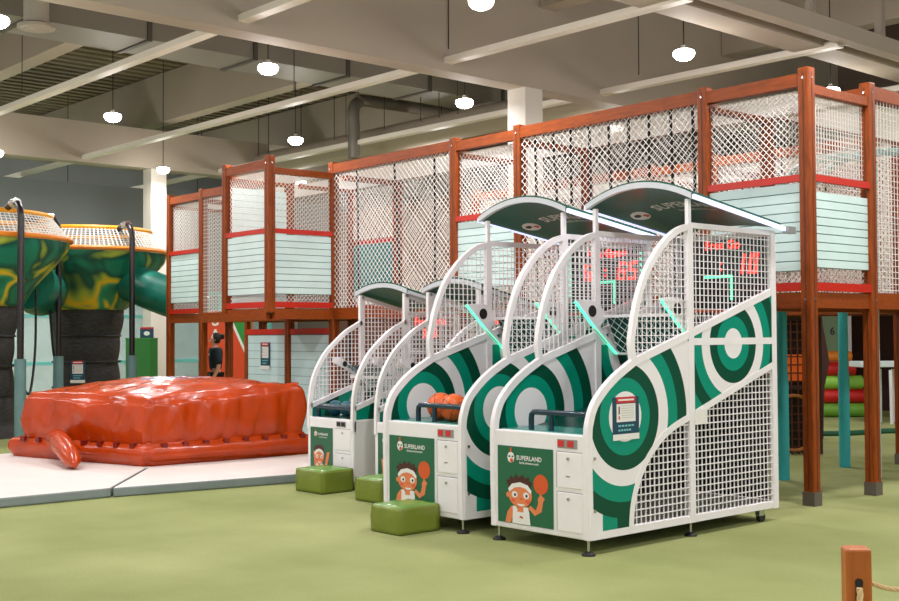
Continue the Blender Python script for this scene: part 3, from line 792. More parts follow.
def tower(name, label, u0, v0, d, faces, zb={}, roof=True, group='wooden net towers', zt=ZT):
    """faces: side -> kinds. zb: lower end of each post by corner index (FL, FR, BR, BL)"""
    w = W0; t = sroot('climbing_tower', label, 'climbing tower', u0, v0, w, group)
    cs = [(0,0),(w,0),(w,d),(0,d)]
    for i, (x, y) in enumerate(cs):
        z0 = zb.get(i, 0)
        if z0 is None: continue
        p = MB(); h = PW/2
        p.box((x-h,y-h,z0+(.10 if z0 == 0 else 0)),(x+h,y+h,zt))
        # milled groove down each face
        po = p.build('post', M['wood'], t, bevel=.012)
        gv = MB()
        for a in (-1,1):
            gv.box((x-.006,y+a*h-.002,z0+.15),(x+.006,y+a*h+.002,zt-.05)); gv.box((x+a*h-.002,y-.006,z0+.15),(x+a*h+.002,y+.006,zt-.05))
        gv.build('groove', mat('groove_brown',(84,38,16),.6), po)
        for zz in (zt-.1, 1.92):
            if zz < z0+.05: continue
            bl = MB(); bl.rod((x-.004,y-h-.006,zz),(x-.004,y-h+.004,zz),.012,8); bl.build('bolt', M['chrome'], po)
            bl = MB(); bl.rod((x+h+.006,y,zz),(x+h-.004,y,zz),.012,8); bl.build('bolt', M['chrome'], po)
        if z0 == 0:
            s_ = MB(); s_.box((x-h-.006,y-h-.006,0),(x+h+.006,y+h+.006,.13)); s_.build('post_shoe', M['shoe'], po)
    for sd in range(4):
        if faces.get(sd) is None: continue
        F = Face(w, d, sd); m4 = F.M(); L = F.w; k = faces[sd]
        b = MB(); zz = zt-.11 if sd in (0,2) else zt-.20
        hb = .06 if sd in (0,2) else .042; b.box((PW/2,-.045,zz-hb),(L-PW/2,.045,zz+hb),M=m4); b.build('top_beam', M['woodb'], t)
        if 'boards' in k:
            r = MB(); r.box((PW/2-.01,-.05,3.03),(L-PW/2+.01,-.005,3.095),M=m4); r.build('red_rail', M['red'], t)
            r = MB(); r.box((PW/2-.01,-.05,2.0),(L-PW/2+.01,-.005,2.08),M=m4); r.build('red_rail', M['red'], t)
            bd = MB(); zlo, zhi = (2.19, 3.02) if 'gap' not in k else (2.22, 2.94)
            n = 9; st = (zhi-zlo)/n
            bd.box((PW/2+.005,-.002,zlo),(L-PW/2-.005,.012,zhi),1,M=m4)
            for q in range(n): bd.box((PW/2+.005,-.022,zlo+q*st+.005),(L-PW/2-.005,0,zlo+(q+1)*st-.004),0,M=m4)
            bd.build('board_panel', [M['boards'],M['gap']], t)
            nn = MB(); net_rect(nn, m4 @ Vector((PW/2,.03,2.08)), F.U, Vector((0,0,1)), L-PW, .13, .045, .004); nn.build('lower_net', M['net'], t); nn = MB()
            net_rect(nn, m4 @ Vector((PW/2,.02,3.1)), F.U, Vector((0,0,1)), L-PW, zt-.22-3.1, .048, .0042, square=('sq' in k))
            nn.build('net', M['net'], t)
            ed = MB(); ed.box((PW/2,-.03,1.84),(L-PW/2,.03,1.985),M=m4); ed.build('deck_beam', M['woodb'], t)
        elif 'upper' in k:
            bd = MB(); bd.box((PW/2+.005,-.012,2.1),(L-PW/2-.005,.012,3.78),1,M=m4)
            for q in range(18): bd.box((PW/2+.005,-.022,2.1+q*.0933+.004),(L-PW/2-.005,.022,2.1+(q+1)*.0933-.003),0,M=m4)
            bd.build('board_panel', [M['boards'],M['gap']], t)
            ed = MB(); ed.box((PW/2,-.045,1.86),(L-PW/2,.045,2.0),M=m4); ed.build('deck_beam', M['woodb'], t)
        elif 'net' in k:
            nn = MB(); net_rect(nn, m4 @ Vector((PW/2,.0,2.02)), F.U, Vector((0,0,1)), L-PW, zt-.22-2.02, .048, .0042, square=('sq' in k)); nn.build('net', M['net'], t)
            ed = MB(); ed.box((PW/2,-.045,1.86),(L-PW/2,.045,2.0),M=m4); ed.build('deck_beam', M['woodb'], t)
        elif 'open' in k:
            ed = MB(); ed.box((PW/2,-.045,1.86),(L-PW/2,.045,2.0),M=m4); ed.build('deck_beam', M['woodb'], t)
    dk = MB(); dk.box((.0,.0,1.94),(w,d,1.99)); dk.build('deck', M['deck'], t)
    if roof:
        nn = MB(); net_rect(nn, Vector((.05,.05,zt-.19)), Vector((1,0,0)), Vector((0,1,0)), w-.1, d-.1, .048, .0042); nn.build('roof_net', M['net'], t)
    return t

def bridge(label, u0, v0, L, d, ropes=0, along='x', sq=False, group='net bridges', front=True, back=True):
    if along == 'x':
        t = sroot('net_bridge', label, 'net bridge', u0, v0, L, group); w, dd = L, d; sides = (0,2)
    else:
        t = sroot('net_bridge', label, 'net bridge', u0, v0, d, group); w, dd = d, L; sides = (1,3)
    e = PW/2+.003
    for sd in sides:
        if sd in (0,1) and not front: continue
        if sd in (2,3) and not back: continue
        F = Face(w, dd, sd); m4 = F.M(); LL = F.w
        b = MB(); b.box((e,-.05,ZT-.16),(LL-e,.05,ZT-.03),M=m4); b.build('top_beam', M['woodb'], t)
        b = MB(); b.box((e,-.05,1.84),(LL-e,.05,2.0),M=m4); b.build('bottom_beam', M['woodb'], t)
        nn = MB(); net_rect(nn, m4 @ Vector((e,-.03,2.0)), F.U, Vector((0,0,1)), LL-2*e, ZT-.14-2.0, .062, .0036, square=sq); nn.build('net', M['net'], t)
        if sd in (0,1):
            for k in range(ropes):
                rp = MB(); a = e+(LL-2*e)*(k+.5)/ropes
                p = m4 @ Vector((a,.06,3.95)); q = m4 @ Vector((a+.04*math.sin(k*2.1),.10+.05*math.sin(k*1.7),2.02))
                rp.tube([p, p+(q-p)*.35+Vector((.012*math.sin(k),0,0)), p+(q-p)*.7-Vector((.015*math.cos(k),0,0)), q], .016, 6); rp.build('rope', M['rope'], t)
    nn = MB()
    net_rect(nn, Vector((e if along=='x' else .06,.06 if along=='x' else e,ZT-.17)), Vector((1,0,0)), Vector((0,1,0)), w-(2*e if along=='x' else .12), dd-(.12 if along=='x' else 2*e), .05, .0042)
    nn.build('roof_net', M['net'], t)
    dk = MB(); dk.box((e if along=='x' else .06,.06 if along=='x' else e,1.90),(w-(e if along=='x' else .06),dd-(.06 if along=='x' else e),1.95)); dk.build('deck', M['deck'], t)
    return t

U1 = 1.19; U2 = 3.88; U3 = 5.05; U4 = 7.74; U5 = 8.91; U6 = 11.58; U7 = 12.75
tower('t', 'brown net tower at the right corner with pale boards, behind the nearest hoop machine', 0.0, 0, 1.08, {0:'boards', 1:'boards gap sq', 2:'open', 3:'open'}, zb={3:1.86})
bridge('long net bridge with black hanging ropes, left of the right corner tower', U1-.02, 0, U2-U1+.02, W0, ropes=9)
tower('t', 'brown wooden net tower with pale boards above the orange ball machine', U2, 0, W0, {0:'boards', 1:'open', 2:'net', 3:'open'})
bridge('net bridge with three dark ropes above the low hoop machines', U3, 0, U4-U3, W0, ropes=3)
# bay tower that juts forward, hanging front posts
d2 = 1.07
tw = tower('t', 'jutting wooden tower with pale boards and red rails above the notice panel', U4, -d2, d2, {0:'boards', 1:'boards', 3:'upper'}, zb={0:1.93, 1:1.93, 2:0, 3:0})
tower('t', 'wooden tower frame behind the jutting tower with the pale boards', U4, 0.13, W0-.13, {2:'boards', 1:'open', 3:'open'}, zb={0:None, 1:None})
bridge('short net bridge between the jutting tower and the leftmost tower', U5, 0, U6-U5, W0, ropes=2, sq=True)
tower('t', 'leftmost brown wooden net tower with pale boards beside the camouflage tunnel', U6, 0, W0, {0:'boards', 1:'open', 2:'net', 3:'net'})
# run along the right side, going back
bridge('net bridge going back from the right corner tower at the picture edge', 0.01, 1.08, 2.74, W0, along='y', ropes=0, sq=True)
tower('t', 'rear wooden net tower at the right edge, at the end of the side bridge', 0.01, W0+2.65, W0, {0:'open', 1:'net', 2:'net', 3:'open'})
bridge('rear net bridge seen through the front nets, left of the rear right tower', U1, W0+2.65, U2-U1, W0, ropes=4)
tower('t', 'rear wooden net tower seen through the net behind the boarded middle tower', U2, W0+2.65, W0, {0:'net', 1:'open', 2:'net', 3:'open'})
rb = bridge('rear net bridge with brown plank wall, seen through nets above the low hoop machines', U3, W0+2.65, U4-U3, W0, ropes=2)
q = MB(); q.box((.07,.09,2.0),(U4-U3-.07,.11,3.25),1)
for k in range(11): q.box((.07,.07,2.0+k*.1136+.004),(U4-U3-.07,.10,2.0+(k+1)*.1136-.004),0)
q.build('plank_wall', [M['woodb'], M['deck']], rb)
tower('t', 'rear wooden net tower seen through the net behind the jutting tower', U4, W0+2.65, W0, {0:'boards', 1:'open', 2:'net', 3:'net'})

# panels under the jutting tower
def wall_panel(u0, u1, v, label):
    x, y = S(u1, v); L = u1-u0
    t = thing('board_fence', label, 'fence panel', (x,y,0), -TH, 'pale board fences')
    bd = MB(); n = 13; zh = 1.63; st = (zh-.04)/n
    bd.box((0,-.002,.0),(L,.014,zh),1)
    for q in range(n): bd.box((0,-.022,.03+q*st+.003),(L,0,.03+(q+1)*st-.003),0)
    bd.build('boards', [mat('pale_board',(206,232,234),.45,var=.04,vscale=3), M['gap']], t)
    r = MB(); r.box((-.01,-.04,zh),(L+.01,.03,zh+.085)); r.build('red_cap_rail', M['red'], t)
    return t
wall_panel(U5+.075, 10.08, 0, 'pale board fence with red cap and a notice, left of the brown post')
wall_panel(U4+.075, U5-.075, 0, 'turquoise board fence with red cap between brown post and low machine')
po = MB(); h = .04; x, y = S(10.135, 0); po.box((-h,-h,.1),(h,h,1.84)); o = po.build('timber_post', M['wood'], None, bevel=.012, loc=(x,y,0)); o.rotation_euler = (0,0,-TH); tag(o, 'short brown timber post at the left end of the notice fence', 'post')
s_ = MB(); s_.box((-h-.006,-h-.006,0),(h+.006,h+.006,.13)); s_.build('post_shoe', M['shoe'], o)
x, y = S(9.55, -.03)
notice('notice_sign', (x,y,1.30), -TH, .27, .42, 'red and navy notice sheet on the pale board fence')

# ================================================================ FUNNELS (left)
CAMO = bpy.data.materials.new('camouflage_print'); CAMO.use_nodes = True
def make_camo(m):
    nt = m.node_tree; b = nt.nodes['Principled BSDF']; N_ = nt.nodes; Lk = nt.links
    b.inputs['Roughness'].default_value = .4
    tc = N_.new('ShaderNodeTexCoord')
    n1 = N_.new('ShaderNodeTexNoise'); n1.inputs['Scale'].default_value = 1.15; n1.inputs['Detail'].default_value = 2; n1.inputs['Distortion'].default_value = .7
    r1 = N_.new('ShaderNodeValToRGB'); cr = r1.color_ramp
    cols = [(0,(8,92,76)),(.38,(22,120,92)),(.46,(6,70,60)),(.52,(150,170,60)),(.57,(226,180,20)),(.63,(40,140,90)),(.72,(10,96,80))]
    cr.elements[0].position = 0; cr.elements[0].color = (*lin(cols[0][1]),1)
    cr.elements[1].position = 1; cr.elements[1].color = (*lin((16,110,90)),1)
    for p, c in cols[1:]:
        e = cr.elements.new(p); e.color = (*lin(c),1)
    Lk.new(tc.outputs['Object'], n1.inputs['Vector']); Lk.new(n1.outputs['Fac'], r1.inputs['Fac'])
    Lk.new(r1.outputs['Color'], b.inputs['Base Color'])
make_camo(CAMO)
GREENT = mat('dark_green_tunnel', (14,104,88), .4, var=.3, vscale=3)

def bulgy(r0, r1, z0, z1, n, amp):
    out = []
    for i in range(n+1):
        t = i/n; out.append((r0+(r1-r0)*t+amp*abs(math.sin(t*PI*4)), z0+(z1-z0)*t))
    return out
def funnel(loc, label):
    t = thing('net_climbing_funnel', label, 'climbing funnel', loc, 0, 'camouflage climbing funnels')
    k = MB(); k.lathe([(1.46,3.15),(1.42,3.0),(1.16,2.70),(.92,2.44),(.76,2.16),(.66,2.1)], n=48); k.build('printed_skirt', CAMO, t, smooth=True)
    for r, z, nm, m in ((1.48,3.19,'lower_ring',M['foamo']),(1.16,3.58,'upper_ring',M['foamy'])):
        q = MB(); q.tube([(r*math.cos(2*PI*i/48), r*math.sin(2*PI*i/48), z) for i in range(48)], .04, 8, True); q.build(nm, m, t, smooth=True)
    g = MB(); n = 110
    for i in range(n):
        a = 2*PI*i/n
        g.rod((1.47*math.cos(a),1.47*math.sin(a),3.19),(1.16*math.cos(a),1.16*math.sin(a),3.58),.008,3,cap=False)
    for j in range(1,9):
        f = j/9; r = 1.47+(1.16-1.47)*f; z = 3.19+.39*f
        g.tube([(r*math.cos(2*PI*i/40), r*math.sin(2*PI*i/40), z) for i in range(40)], .008, 3, True)
    g.build('ring_net', M['net'], t)
    b = MB(); b.lathe([(.70,2.14)]+[(.56+.11*abs(1-2*i/24)**1.6+.03*abs(math.sin(i/24*PI*4)), 2.1-i/24*1.9) for i in range(25)]+[(.72,.12),(.75,0)], n=36); b.build('black_net_tube', M['tube_black'], t, smooth=True)
    rr = MB()
    for z in (1.63,1.15,.68): rr = MB(); rr.tube([(.61*math.cos(2*PI*i/36), .61*math.sin(2*PI*i/36), z) for i in range(36)], .02, 6, True); rr.build('hoop_ring', M['black'], t, smooth=True)
    return t
F2 = (-20.9,9.67,0); F1 = (-19.25,7.0,0)
funnel(F2, 'camouflage printed net funnel on a black tube behind the orange bouncer')
funnel(F1, 'camouflage printed net funnel cut by the left edge of the picture')
def fpole(x, y, tx, ty, label, h=3.68):
    t = thing('support_pole', label, 'pole', (x,y,0), 0, 'black poles of the funnels')
    d = Vector((tx-x,ty-y,0)); d.normalize()
    p = MB(); a = Vector((0,0,1.2)); pts = [a, Vector((0,0,h-.25)), Vector((0,0,h-.12))+d*.03, Vector((0,0,h-.02))+d*.12, Vector((0,0,h))+d*.26, Vector((0,0,h-.10))+d*.62]
    p.tube(pts, .052, 10); p.build('pole', M['pole'], t, smooth=True)
    cpl = MB(); cpl.rod(Vector((0,0,h-.0))+d*.14, Vector((0,0,h-.005))+d*.30, .068, 12); cpl.build('coupling', M['chrome'], t, smooth=True)
    s = MB(); s.rod((0,0,0),(0,0,1.28),.085,16); s.build('padded_sleeve', M['sleeve'], t, smooth=True)
    return t
fpole(-17.62,7.09, F1[0],F1[1], 'black pole with grey sleeve at far left, in front of the cut off funnel')
fpole(-19.55,8.53, F1[0],F1[1], 'black pole with grey sleeve between the two funnels', 3.68)
fpole(-19.25,9.75, F2[0],F2[1], 'black pole with grey sleeve in front of the black tube, right of its notice', 3.62)
# tunnels
def tunnel(pts, r, label):
    c = Vector(pts[0]); mb = MB(); P = catmull([tuple(Vector(p)-c) for p in pts], 6)
    mb.tube(P, r, 20)
    o = mb.build('crawl_tunnel', GREENT, None, smooth=True, loc=tuple(c))
    o['tmp'] = 0; del o['tmp']
    return tag(o, label, 'tunnel', 'green crawl tunnels')
tunnel([(-20.7,8.75,2.62),(-20.1,8.45,2.42),(-19.55,8.0,2.52)], .44, 'dark green crawl tunnel joining the two funnels')
tunnel([(-20.0,10.1,2.62),(-19.5,10.35,2.42),(-19.1,10.5,2.30),(-18.85,10.6,2.30)], .36, 'dark green crawl tunnel from the funnel to the leftmost tower')
# draped black cables
cb = MB(); cb.tube(catmull([(-19.0,7.9,2.4),(-18.9,7.85,1.4),(-18.5,7.6,.72),(-17.72,7.15,.9)],6), .022, 6); o = cb.build('draped_cable', M['black'], None, smooth=True); tag(o, 'black cable drooping to the far left pole', 'cable', 'drooping black cables')
cb = MB(); cb.tube(catmull([(-19.75,8.45,2.2),(-19.7,8.5,1.4),(-19.55,8.55,.8),(-19.32,8.5,.6)],6), .022, 6); o = cb.build('draped_cable', M['black'], None, smooth=True); tag(o, 'black cable drooping to the pole between the funnels', 'cable', 'drooping black cables')
# notice on black tube (faces the camera)
nx, ny = F2[0]+.80*math.cos(math.radians(-36)), F2[1]+.80*math.sin(math.radians(-36))
notice('notice_sign', (nx,ny,.98), math.radians(54), .26, .40, 'red and navy notice sheet on the black tube of the funnel')

# ================================================================ SMALLER THINGS
# person
def person(loc, rz):
    t = thing('person', 'woman with dark hair in a dark navy polo, standing sideways between the brown posts', 'person', loc, rz)
    # skeleton: faces local -y... body turned left in the picture
    J = [((0,0,.92),.115),((0,0,1.10),.115),((0,.0,1.28),.14),((0,.005,1.37),.085),((0,-.012,1.43),.052),((0,-.022,1.48),.055),((0,-.03,1.54),.078),((0,-.024,1.60),.072),
         ((.085,0,.86),.088),((.10,-.01,.48),.062),((.10,.02,.09),.042),((.105,-.10,.035),.035),
         ((-.085,0,.86),.088),((-.10,-.01,.48),.062),((-.10,.02,.09),.042),((-.105,-.10,.035),.035),
         ((.17,.0,1.33),.06),((.22,.03,1.06),.044),((.235,-.07,.84),.034),
         ((-.17,.0,1.33),.06),((-.22,.03,1.06),.044),((-.235,-.07,.84),.034)]
    E = [(0,1),(1,2),(2,3),(3,4),(4,5),(5,6),(6,7),(0,8),(8,9),(9,10),(10,11),(0,12),(12,13),(13,14),(14,15),(2,16),(16,17),(17,18),(2,19),(19,20),(20,21)]
    base = len(J)
    for sx, wrist in ((1,18),(-1,21)):
        hx, hy, hz = J[wrist][0]
        J.append(((hx,hy-.02,hz-.06),.026)); pi = len(J)-1; E.append((wrist,pi))
        for k, (dx, ln) in enumerate(((-.022,.058),(-.008,.07),(.008,.066),(.022,.052))):
            J.append(((hx+dx*.4,hy-.03+dx,hz-.06-ln*.6),.0095)); E.append((pi,len(J)-1)); J.append(((hx+dx*.4-sx*.01,hy-.025+dx,hz-.06-ln*1.2),.008)); E.append((len(J)-2,len(J)-1))
        J.append(((hx,hy-.055,hz-.07),.011)); E.append((pi,len(J)-1))
    me = bpy.data.meshes.new('body'); me.from_pydata([j[0] for j in J], E, [])
    b = bpy.data.objects.new('body', me); COL.objects.link(b); b.parent = t
    sk = b.modifiers.new('skin','SKIN'); sk.use_smooth_shade = True
    for i, j in enumerate(J): me.skin_vertices[0].data[i].radius = (j[1], j[1]*(.78 if i in (0,1,2) else 1))
    me.skin_vertices[0].data[0].use_root = True
    ss = b.modifiers.new('sub','SUBSURF'); ss.levels = 1; ss.render_levels = 2
    me.materials.append(mat('skin',(206,150,120),.55))
    # polo + trousers as their own skinned shells
    def shell(name, ids, grow, m):
        mp = {i:n for n,i in enumerate(ids)}
        me2 = bpy.data.meshes.new(name); me2.from_pydata([J[i][0] if not isinstance(i,tuple) else i for i in ids], [(mp[a],mp[c]) for a,c in E if a in mp and c in mp], [])
        o = bpy.data.objects.new(name, me2); COL.objects.link(o); o.parent = t
        s2 = o.modifiers.new('skin','SKIN'); s2.use_smooth_shade = True
        for n,i in enumerate(ids):
            r = J[i][1]+grow; me2.skin_vertices[0].data[n].radius = (r, r*(.82 if i in (0,1,2) else 1))
        me2.skin_vertices[0].data[0].use_root = True
        q = o.modifiers.new('sub','SUBSURF'); q.levels = 1; q.render_levels = 2
        me2.materials.append(m); return o
    navy = mat('navy_cloth',(14,34,44),.8)
    J[3] = (J[3][0], .08)
    shell('polo_shirt', [0,1,2,3,16,17,19,20], .04, navy)
    shell('trousers', [0,8,9,10,12,13,14], .026, mat('dark_trousers',(18,24,30),.8))
    hr = MB(); hr.lathe([(.001,.12),(.06,.105),(.092,.05),(.094,0),(.085,-.05),(.06,-.085),(.001,-.09)], (0,.012,1.565), 20); hr.lathe([(.001,.06),(.05,.04),(.055,0),(.04,-.04),(.001,-.05)], (0,.115,1.60), 14)
    for v in range(len(hr.v)):
        x,y,z = hr.v[v]
        if y < -.045 and z < 1.63: hr.v[v] = (x, -.045, z)
    hr.build('hair', mat('dark_hair',(26,18,16),.6), t, smooth=True)
    fc = MB()
    for sx in (-1,1):
        fc.lathe([(.001,.009),(.012,0),(.001,-.009)], (sx*.03,-.098,1.555), 10, 0)
        fc.lathe([(.001,.006),(.006,0),(.001,-.006)], (sx*.03,-.108,1.555), 8, 1)
        fc.box((sx*.03-.016,-.104,1.572),(sx*.03+.016,-.096,1.577),1)
    fc.lathe([(.001,.03),(.010,.0),(.014,-.02),(.001,-.026)], (0,-.106,1.53), 10, 2)
    fc.box((-.022,-.102,1.488),(.022,-.09,1.496),3)
    for sx in (-1,1): fc.lathe([(.001,.03),(.012,.0),(.001,-.03)], (sx*.078,-.02,1.54), 8, 2)
    fc.build('face', [M['pwhite'],M['pdark'],mat('skin',(206,150,120),.55),mat('lips',(150,70,64),.5)], t, smooth=True)
    bd = MB(); bd.box((.05,-.135,1.25),(.10,-.125,1.29)); bd.build('badge', M['pwhite'], t)
    return t
person((-19.35,11.5,0), math.radians(-22))

# padded turquoise poles under the right tower
def padpole(loc, label, r=.065, h=1.9):
    t = thing('padded_pole', label, 'pole', loc, 0, 'turquoise padded poles')
    a = MB(); a.rod((0,0,0),(0,0,1.15),r,16); a.build('foam_pad', M['turq'], t, smooth=True)
    b = MB(); b.rod((0,0,1.15),(0,0,h),r*.86,16); b.build('upper_pole', M['turq'], t, smooth=True)
    return t
padpole((-7.14,11.35,0), 'turquoise padded pole just right of the near hoop machine', .062, 1.86)
padpole((-7.31,12.94,0), 'turquoise padded pole between the two brown right tower posts', .065, 1.88)

# rope barrier post
bp = thing('rope_barrier_post', 'short brown wooden barrier post with rope at the bottom right corner', 'barrier post', (-2.41,4.34,0), math.radians(137.99-90-6))
p = MB(); p.box((-.05,-.05,0),(.05,.05,.75)); p.build('post', mat('varnished_wood',(178,96,30),.4,var=.15,vscale=8,stretch=(4,4,.6)), bp, bevel=.012, seg=3)
hl = MB(); hl.prism_x([(-.0505,.30),(-.0505,.615),(-.053,.615),(-.053,.30)], -.016, .012); hl.rod((-.002,-.0525,.62),(-.002,-.049,.62),.016,16); hl.build('rope_hole', M['pdark'], bp)
def twisted(pts, r, name, parent):
    mb = MB(); P = catmull(pts, 10)
    for s in range(3):
        Q = []
        for i, q in enumerate(P):
            a = i*.55+s*2*PI/3; t_ = Vector(P[min(i+1,len(P)-1)])-Vector(P[max(i-1,0)]); t_.normalize()
            n = t_.orthogonal().normalized() if abs(t_.x) > .9 else Vector((1,0,0)).cross(t_).normalized(); b = t_.cross(n)
            Q.append(Vector(q)+r*.5*(math.cos(a)*n+math.sin(a)*b))
        mb.tube(Q, r*.55, 6)
    return mb.build(name, mat('pale_rope',(220,190,140),.8), parent, smooth=True)
twisted([(-.002,-.06,.60),(-.002,-.07,.50),(-.002,-.075,.38),(-.002,-.078,.25),(.0,-.08,.12)], .013, 'front_rope', bp)
twisted([(.05,0,.612),(.10,.0,.592),(.17,.0,.585),(.28,.0,.605),(.45,.0,.68),(.6,.0,.76)], .010, 'side_rope', bp)

# foam rollers behind the right tower
rx, ry = -11.72, 20.62
ang = math.radians(48)
cols_ = [('green',(120,180,60)),('red',(205,24,20)),('lime',(140,200,70)),('red',(210,26,22)),('orange',(236,140,36))]
lb = ['bottom green foam roller of the stack behind the right tower','red foam roller lying on the bottom green one','lime green foam roller in the middle of the stack','red foam roller below the orange top one','orange foam roller on top of the stack behind the right tower']
for i, (nm, c) in enumerate(cols_):
    mb = MB(); L_ = (.52,.55,.45,.40,.36)[i]; r = .135 if i != 4 else .10
    mb.rod((-L_,0,0),(L_,0,0),r,20); mb.lathe([(0,0)],n=3) if False else None
    z = .135+i*.262 - (.02 if i == 4 else 0)
    o = mb.build('foam_roller', mat('foam_'+nm, c, .5), None, bevel=.04, seg=3, loc=(rx-(.0,-.03,.03,.12,.14)[i]*.67, ry-(.0,-.03,.03,.12,.14)[i]*.74, z))
    o.data.polygons.foreach_set('use_smooth',[True]*len(o.data.polygons)); o.rotation_euler = (0,0,ang)
    tag(o, lb[i], 'foam roller', 'stacked foam rollers')

# turf kerb strip
kb = MB(); kb.tube(catmull([(-12.0,15.6,.03),(-9.76,16.6,.03),(-9.18,17.94,.03),(-7.4,19.4,.03)],8), .05, 8); o = kb.build('turf_kerb', mat('kerb_green',(18,84,52),.7), None, smooth=True); tag(o, 'dark green kerb edging the play turf behind the right tower', 'kerb')

# table + painted partition + dark cut-out at right rear
tb = thing('bar_table', 'white table with slim legs at the right edge behind the tower', 'table', (-10.4,19.75,0), math.radians(48))
q = MB(); q.box((-.5,-.3,1.0),(.7,.3,1.1)); q.build('table_top', mat('table_white',(205,215,215),.5), tb, bevel=.01)
for x in (-.2,.05,.3,.62):
    for y in (-.25,.25):
        q = MB(); q.rod((x*.92,y,.95),(x,y*1.1,0),.03,8); q.build('leg', M['white'], tb)
pt_ = thing('painted_partition', 'pale green painted partition with a number 6 behind the right tower', 'partition', (-12.8,22.0,0), ang)
q = MB(); q.box((-.42,0,0),(.24,.06,2.4),0); put_text(q, '6', .22, (.12,-.008,1.64), (1,0,0), (0,0,1), 1); q.box((-.42,-.004,0),(.24,0,.92),2)
q.build('panel', [mat('sage_green',(150,178,136),.6), M['pdark'], mat('sea_green',(40,150,120),.6)], pt_)
q = MB(); q.box((.40,-.05,0),(.50,.05,2.45)); q.build('white_upright', M['white'], pt_)
q = MB(); q.prism_x([(.02,0),(.03,.4),(.05,.8),(.13,1.15),(.11,1.3),(.04,1.7),(.0,2.1),(-.15,2.1),(-.15,0)], 0, .05)
o = q.build('wooden_cutout', mat('dark_brown_board',(70,32,18),.6), None, loc=(-9.57,16.25,0)); o.rotation_euler = (0,0,math.radians(-42)); tag(o, 'dark brown wavy wooden cut-out board behind the right tower post', 'board')
# rattan hoop and lattice lantern behind the near machine's rear
def lattice(loc):
    t = thing('lattice_screen', 'dark woven lattice screen with round hoop, lit orange, right of the nearest machine', 'screen', loc, ang)
    w = .62
    f = MB(); f.box((-w/2-.05,-.04,0),(-w/2,.04,2.0)); f.box((w/2,-.04,0),(w/2+.05,.04,2.0)); f.box((-w/2,-.04,1.95),(w/2,.04,2.0)); f.box((-w/2,-.04,.95),(w/2,.04,1.0)); f.build('frame', mat('dark_frame',(58,26,14),.6), t)
    l = MB()
    for i in range(8): l.rod((-w/2+w*i/7,-.02,.0),(-w/2+w*i/7,-.02,1.95),.012,5)
    for i in range(16): l.rod((-w/2,.0,.1+i*.12),(w/2,.0,.1+i*.12),.011,5)
    l.build('woven_bars', mat('rattan_dark',(96,50,22),.6), t)
    h_ = MB(); h_.tube([(-.02+.30*math.cos(2*PI*i/28),-.06,.46+.40*math.sin(2*PI*i/28)) for i in range(28)], .026, 8, True); h_.build('rattan_hoop', mat('rattan',(176,110,50),.5), t, smooth=True)
    g = MB(); g.box((-w/2+.05,.06,1.05),(w/2-.05,.14,1.45)); g.build('lamp_panel', mat('orange_lamp',(255,120,30),.5,emit=(255,100,20),estr=.12), t)
    bk = MB(); bk.box((-w/2,.15,.0),(w/2,.19,2.0)); bk.build('back_panel', mat('dark_brown_panel',(40,22,16),.7), t)
    t.scale = (1,1,.91)
    return t
lattice((-8.56,13.88,0))

# green box + little sign
gb = thing('green_box', 'plain bright green box beside the white column, left of the towers', 'box', (-24.3,12.55,0), math.radians(45))
q = MB(); q.box((-.28,-.28,0),(.28,.28,1.55)); q.build('body', mat('bright_green',(46,126,54),.5), gb, bevel=.01)
q = MB(); q.box((-.285,-.285,1.55),(.285,.285,1.585)); q.build('lid', mat('bright_green_lid',(60,140,60),.5), gb)
q = MB(); q.box((-.15,-.01,0),(.15,.01,.24),0); put_poly(q, [(-.15,.2),(.15,.2),(.15,.24),(-.15,.24)], (0,-.012,0),(1,0,0),(0,0,1),1); put_poly(q, ell(.0,.10,.07,.05,12), (0,-.012,0),(1,0,0),(0,0,1),2)
o = q.build('table_sign', [M['navy'],M['pred'],M['pwhite']], None, loc=(-24.22,12.63,1.585)); o.rotation_euler = (0,0,math.radians(48)); tag(o, 'small navy sign standing on the green box', 'sign')

# painted red wall behind the person
pw = thing('painted_wall_panel', 'orange red painted panel with white diagonal stripe and green corner behind the fence', 'partition', (-21.9,13.35,0), math.radians(42))
q = MB(); q.box((-.50,0,0),(.50,.08,2.15),0)
put_poly(q, [(-.06,2.12),(.0,2.12),(.42,1.2),(.36,1.2)], (0,-.006,0),(1,0,0),(0,0,1),1)
put_poly(q, [(.0,2.12),(.49,2.12),(.49,1.2),(.42,1.2)], (0,-.006,0),(1,0,0),(0,0,1),2)
put_text(q, 'S', .36, (-.3,-.006,1.95), (1,0,0), (0,0,1), 1); put_text(q, 'A', .36, (-.3,-.006,1.62), (1,0,0), (0,0,1), 1)
q.build('panel', [mat('orange_red_wall',(214,74,30),.6), M['pwhite'], mat('wall_green',(44,140,60),.6)], pw)

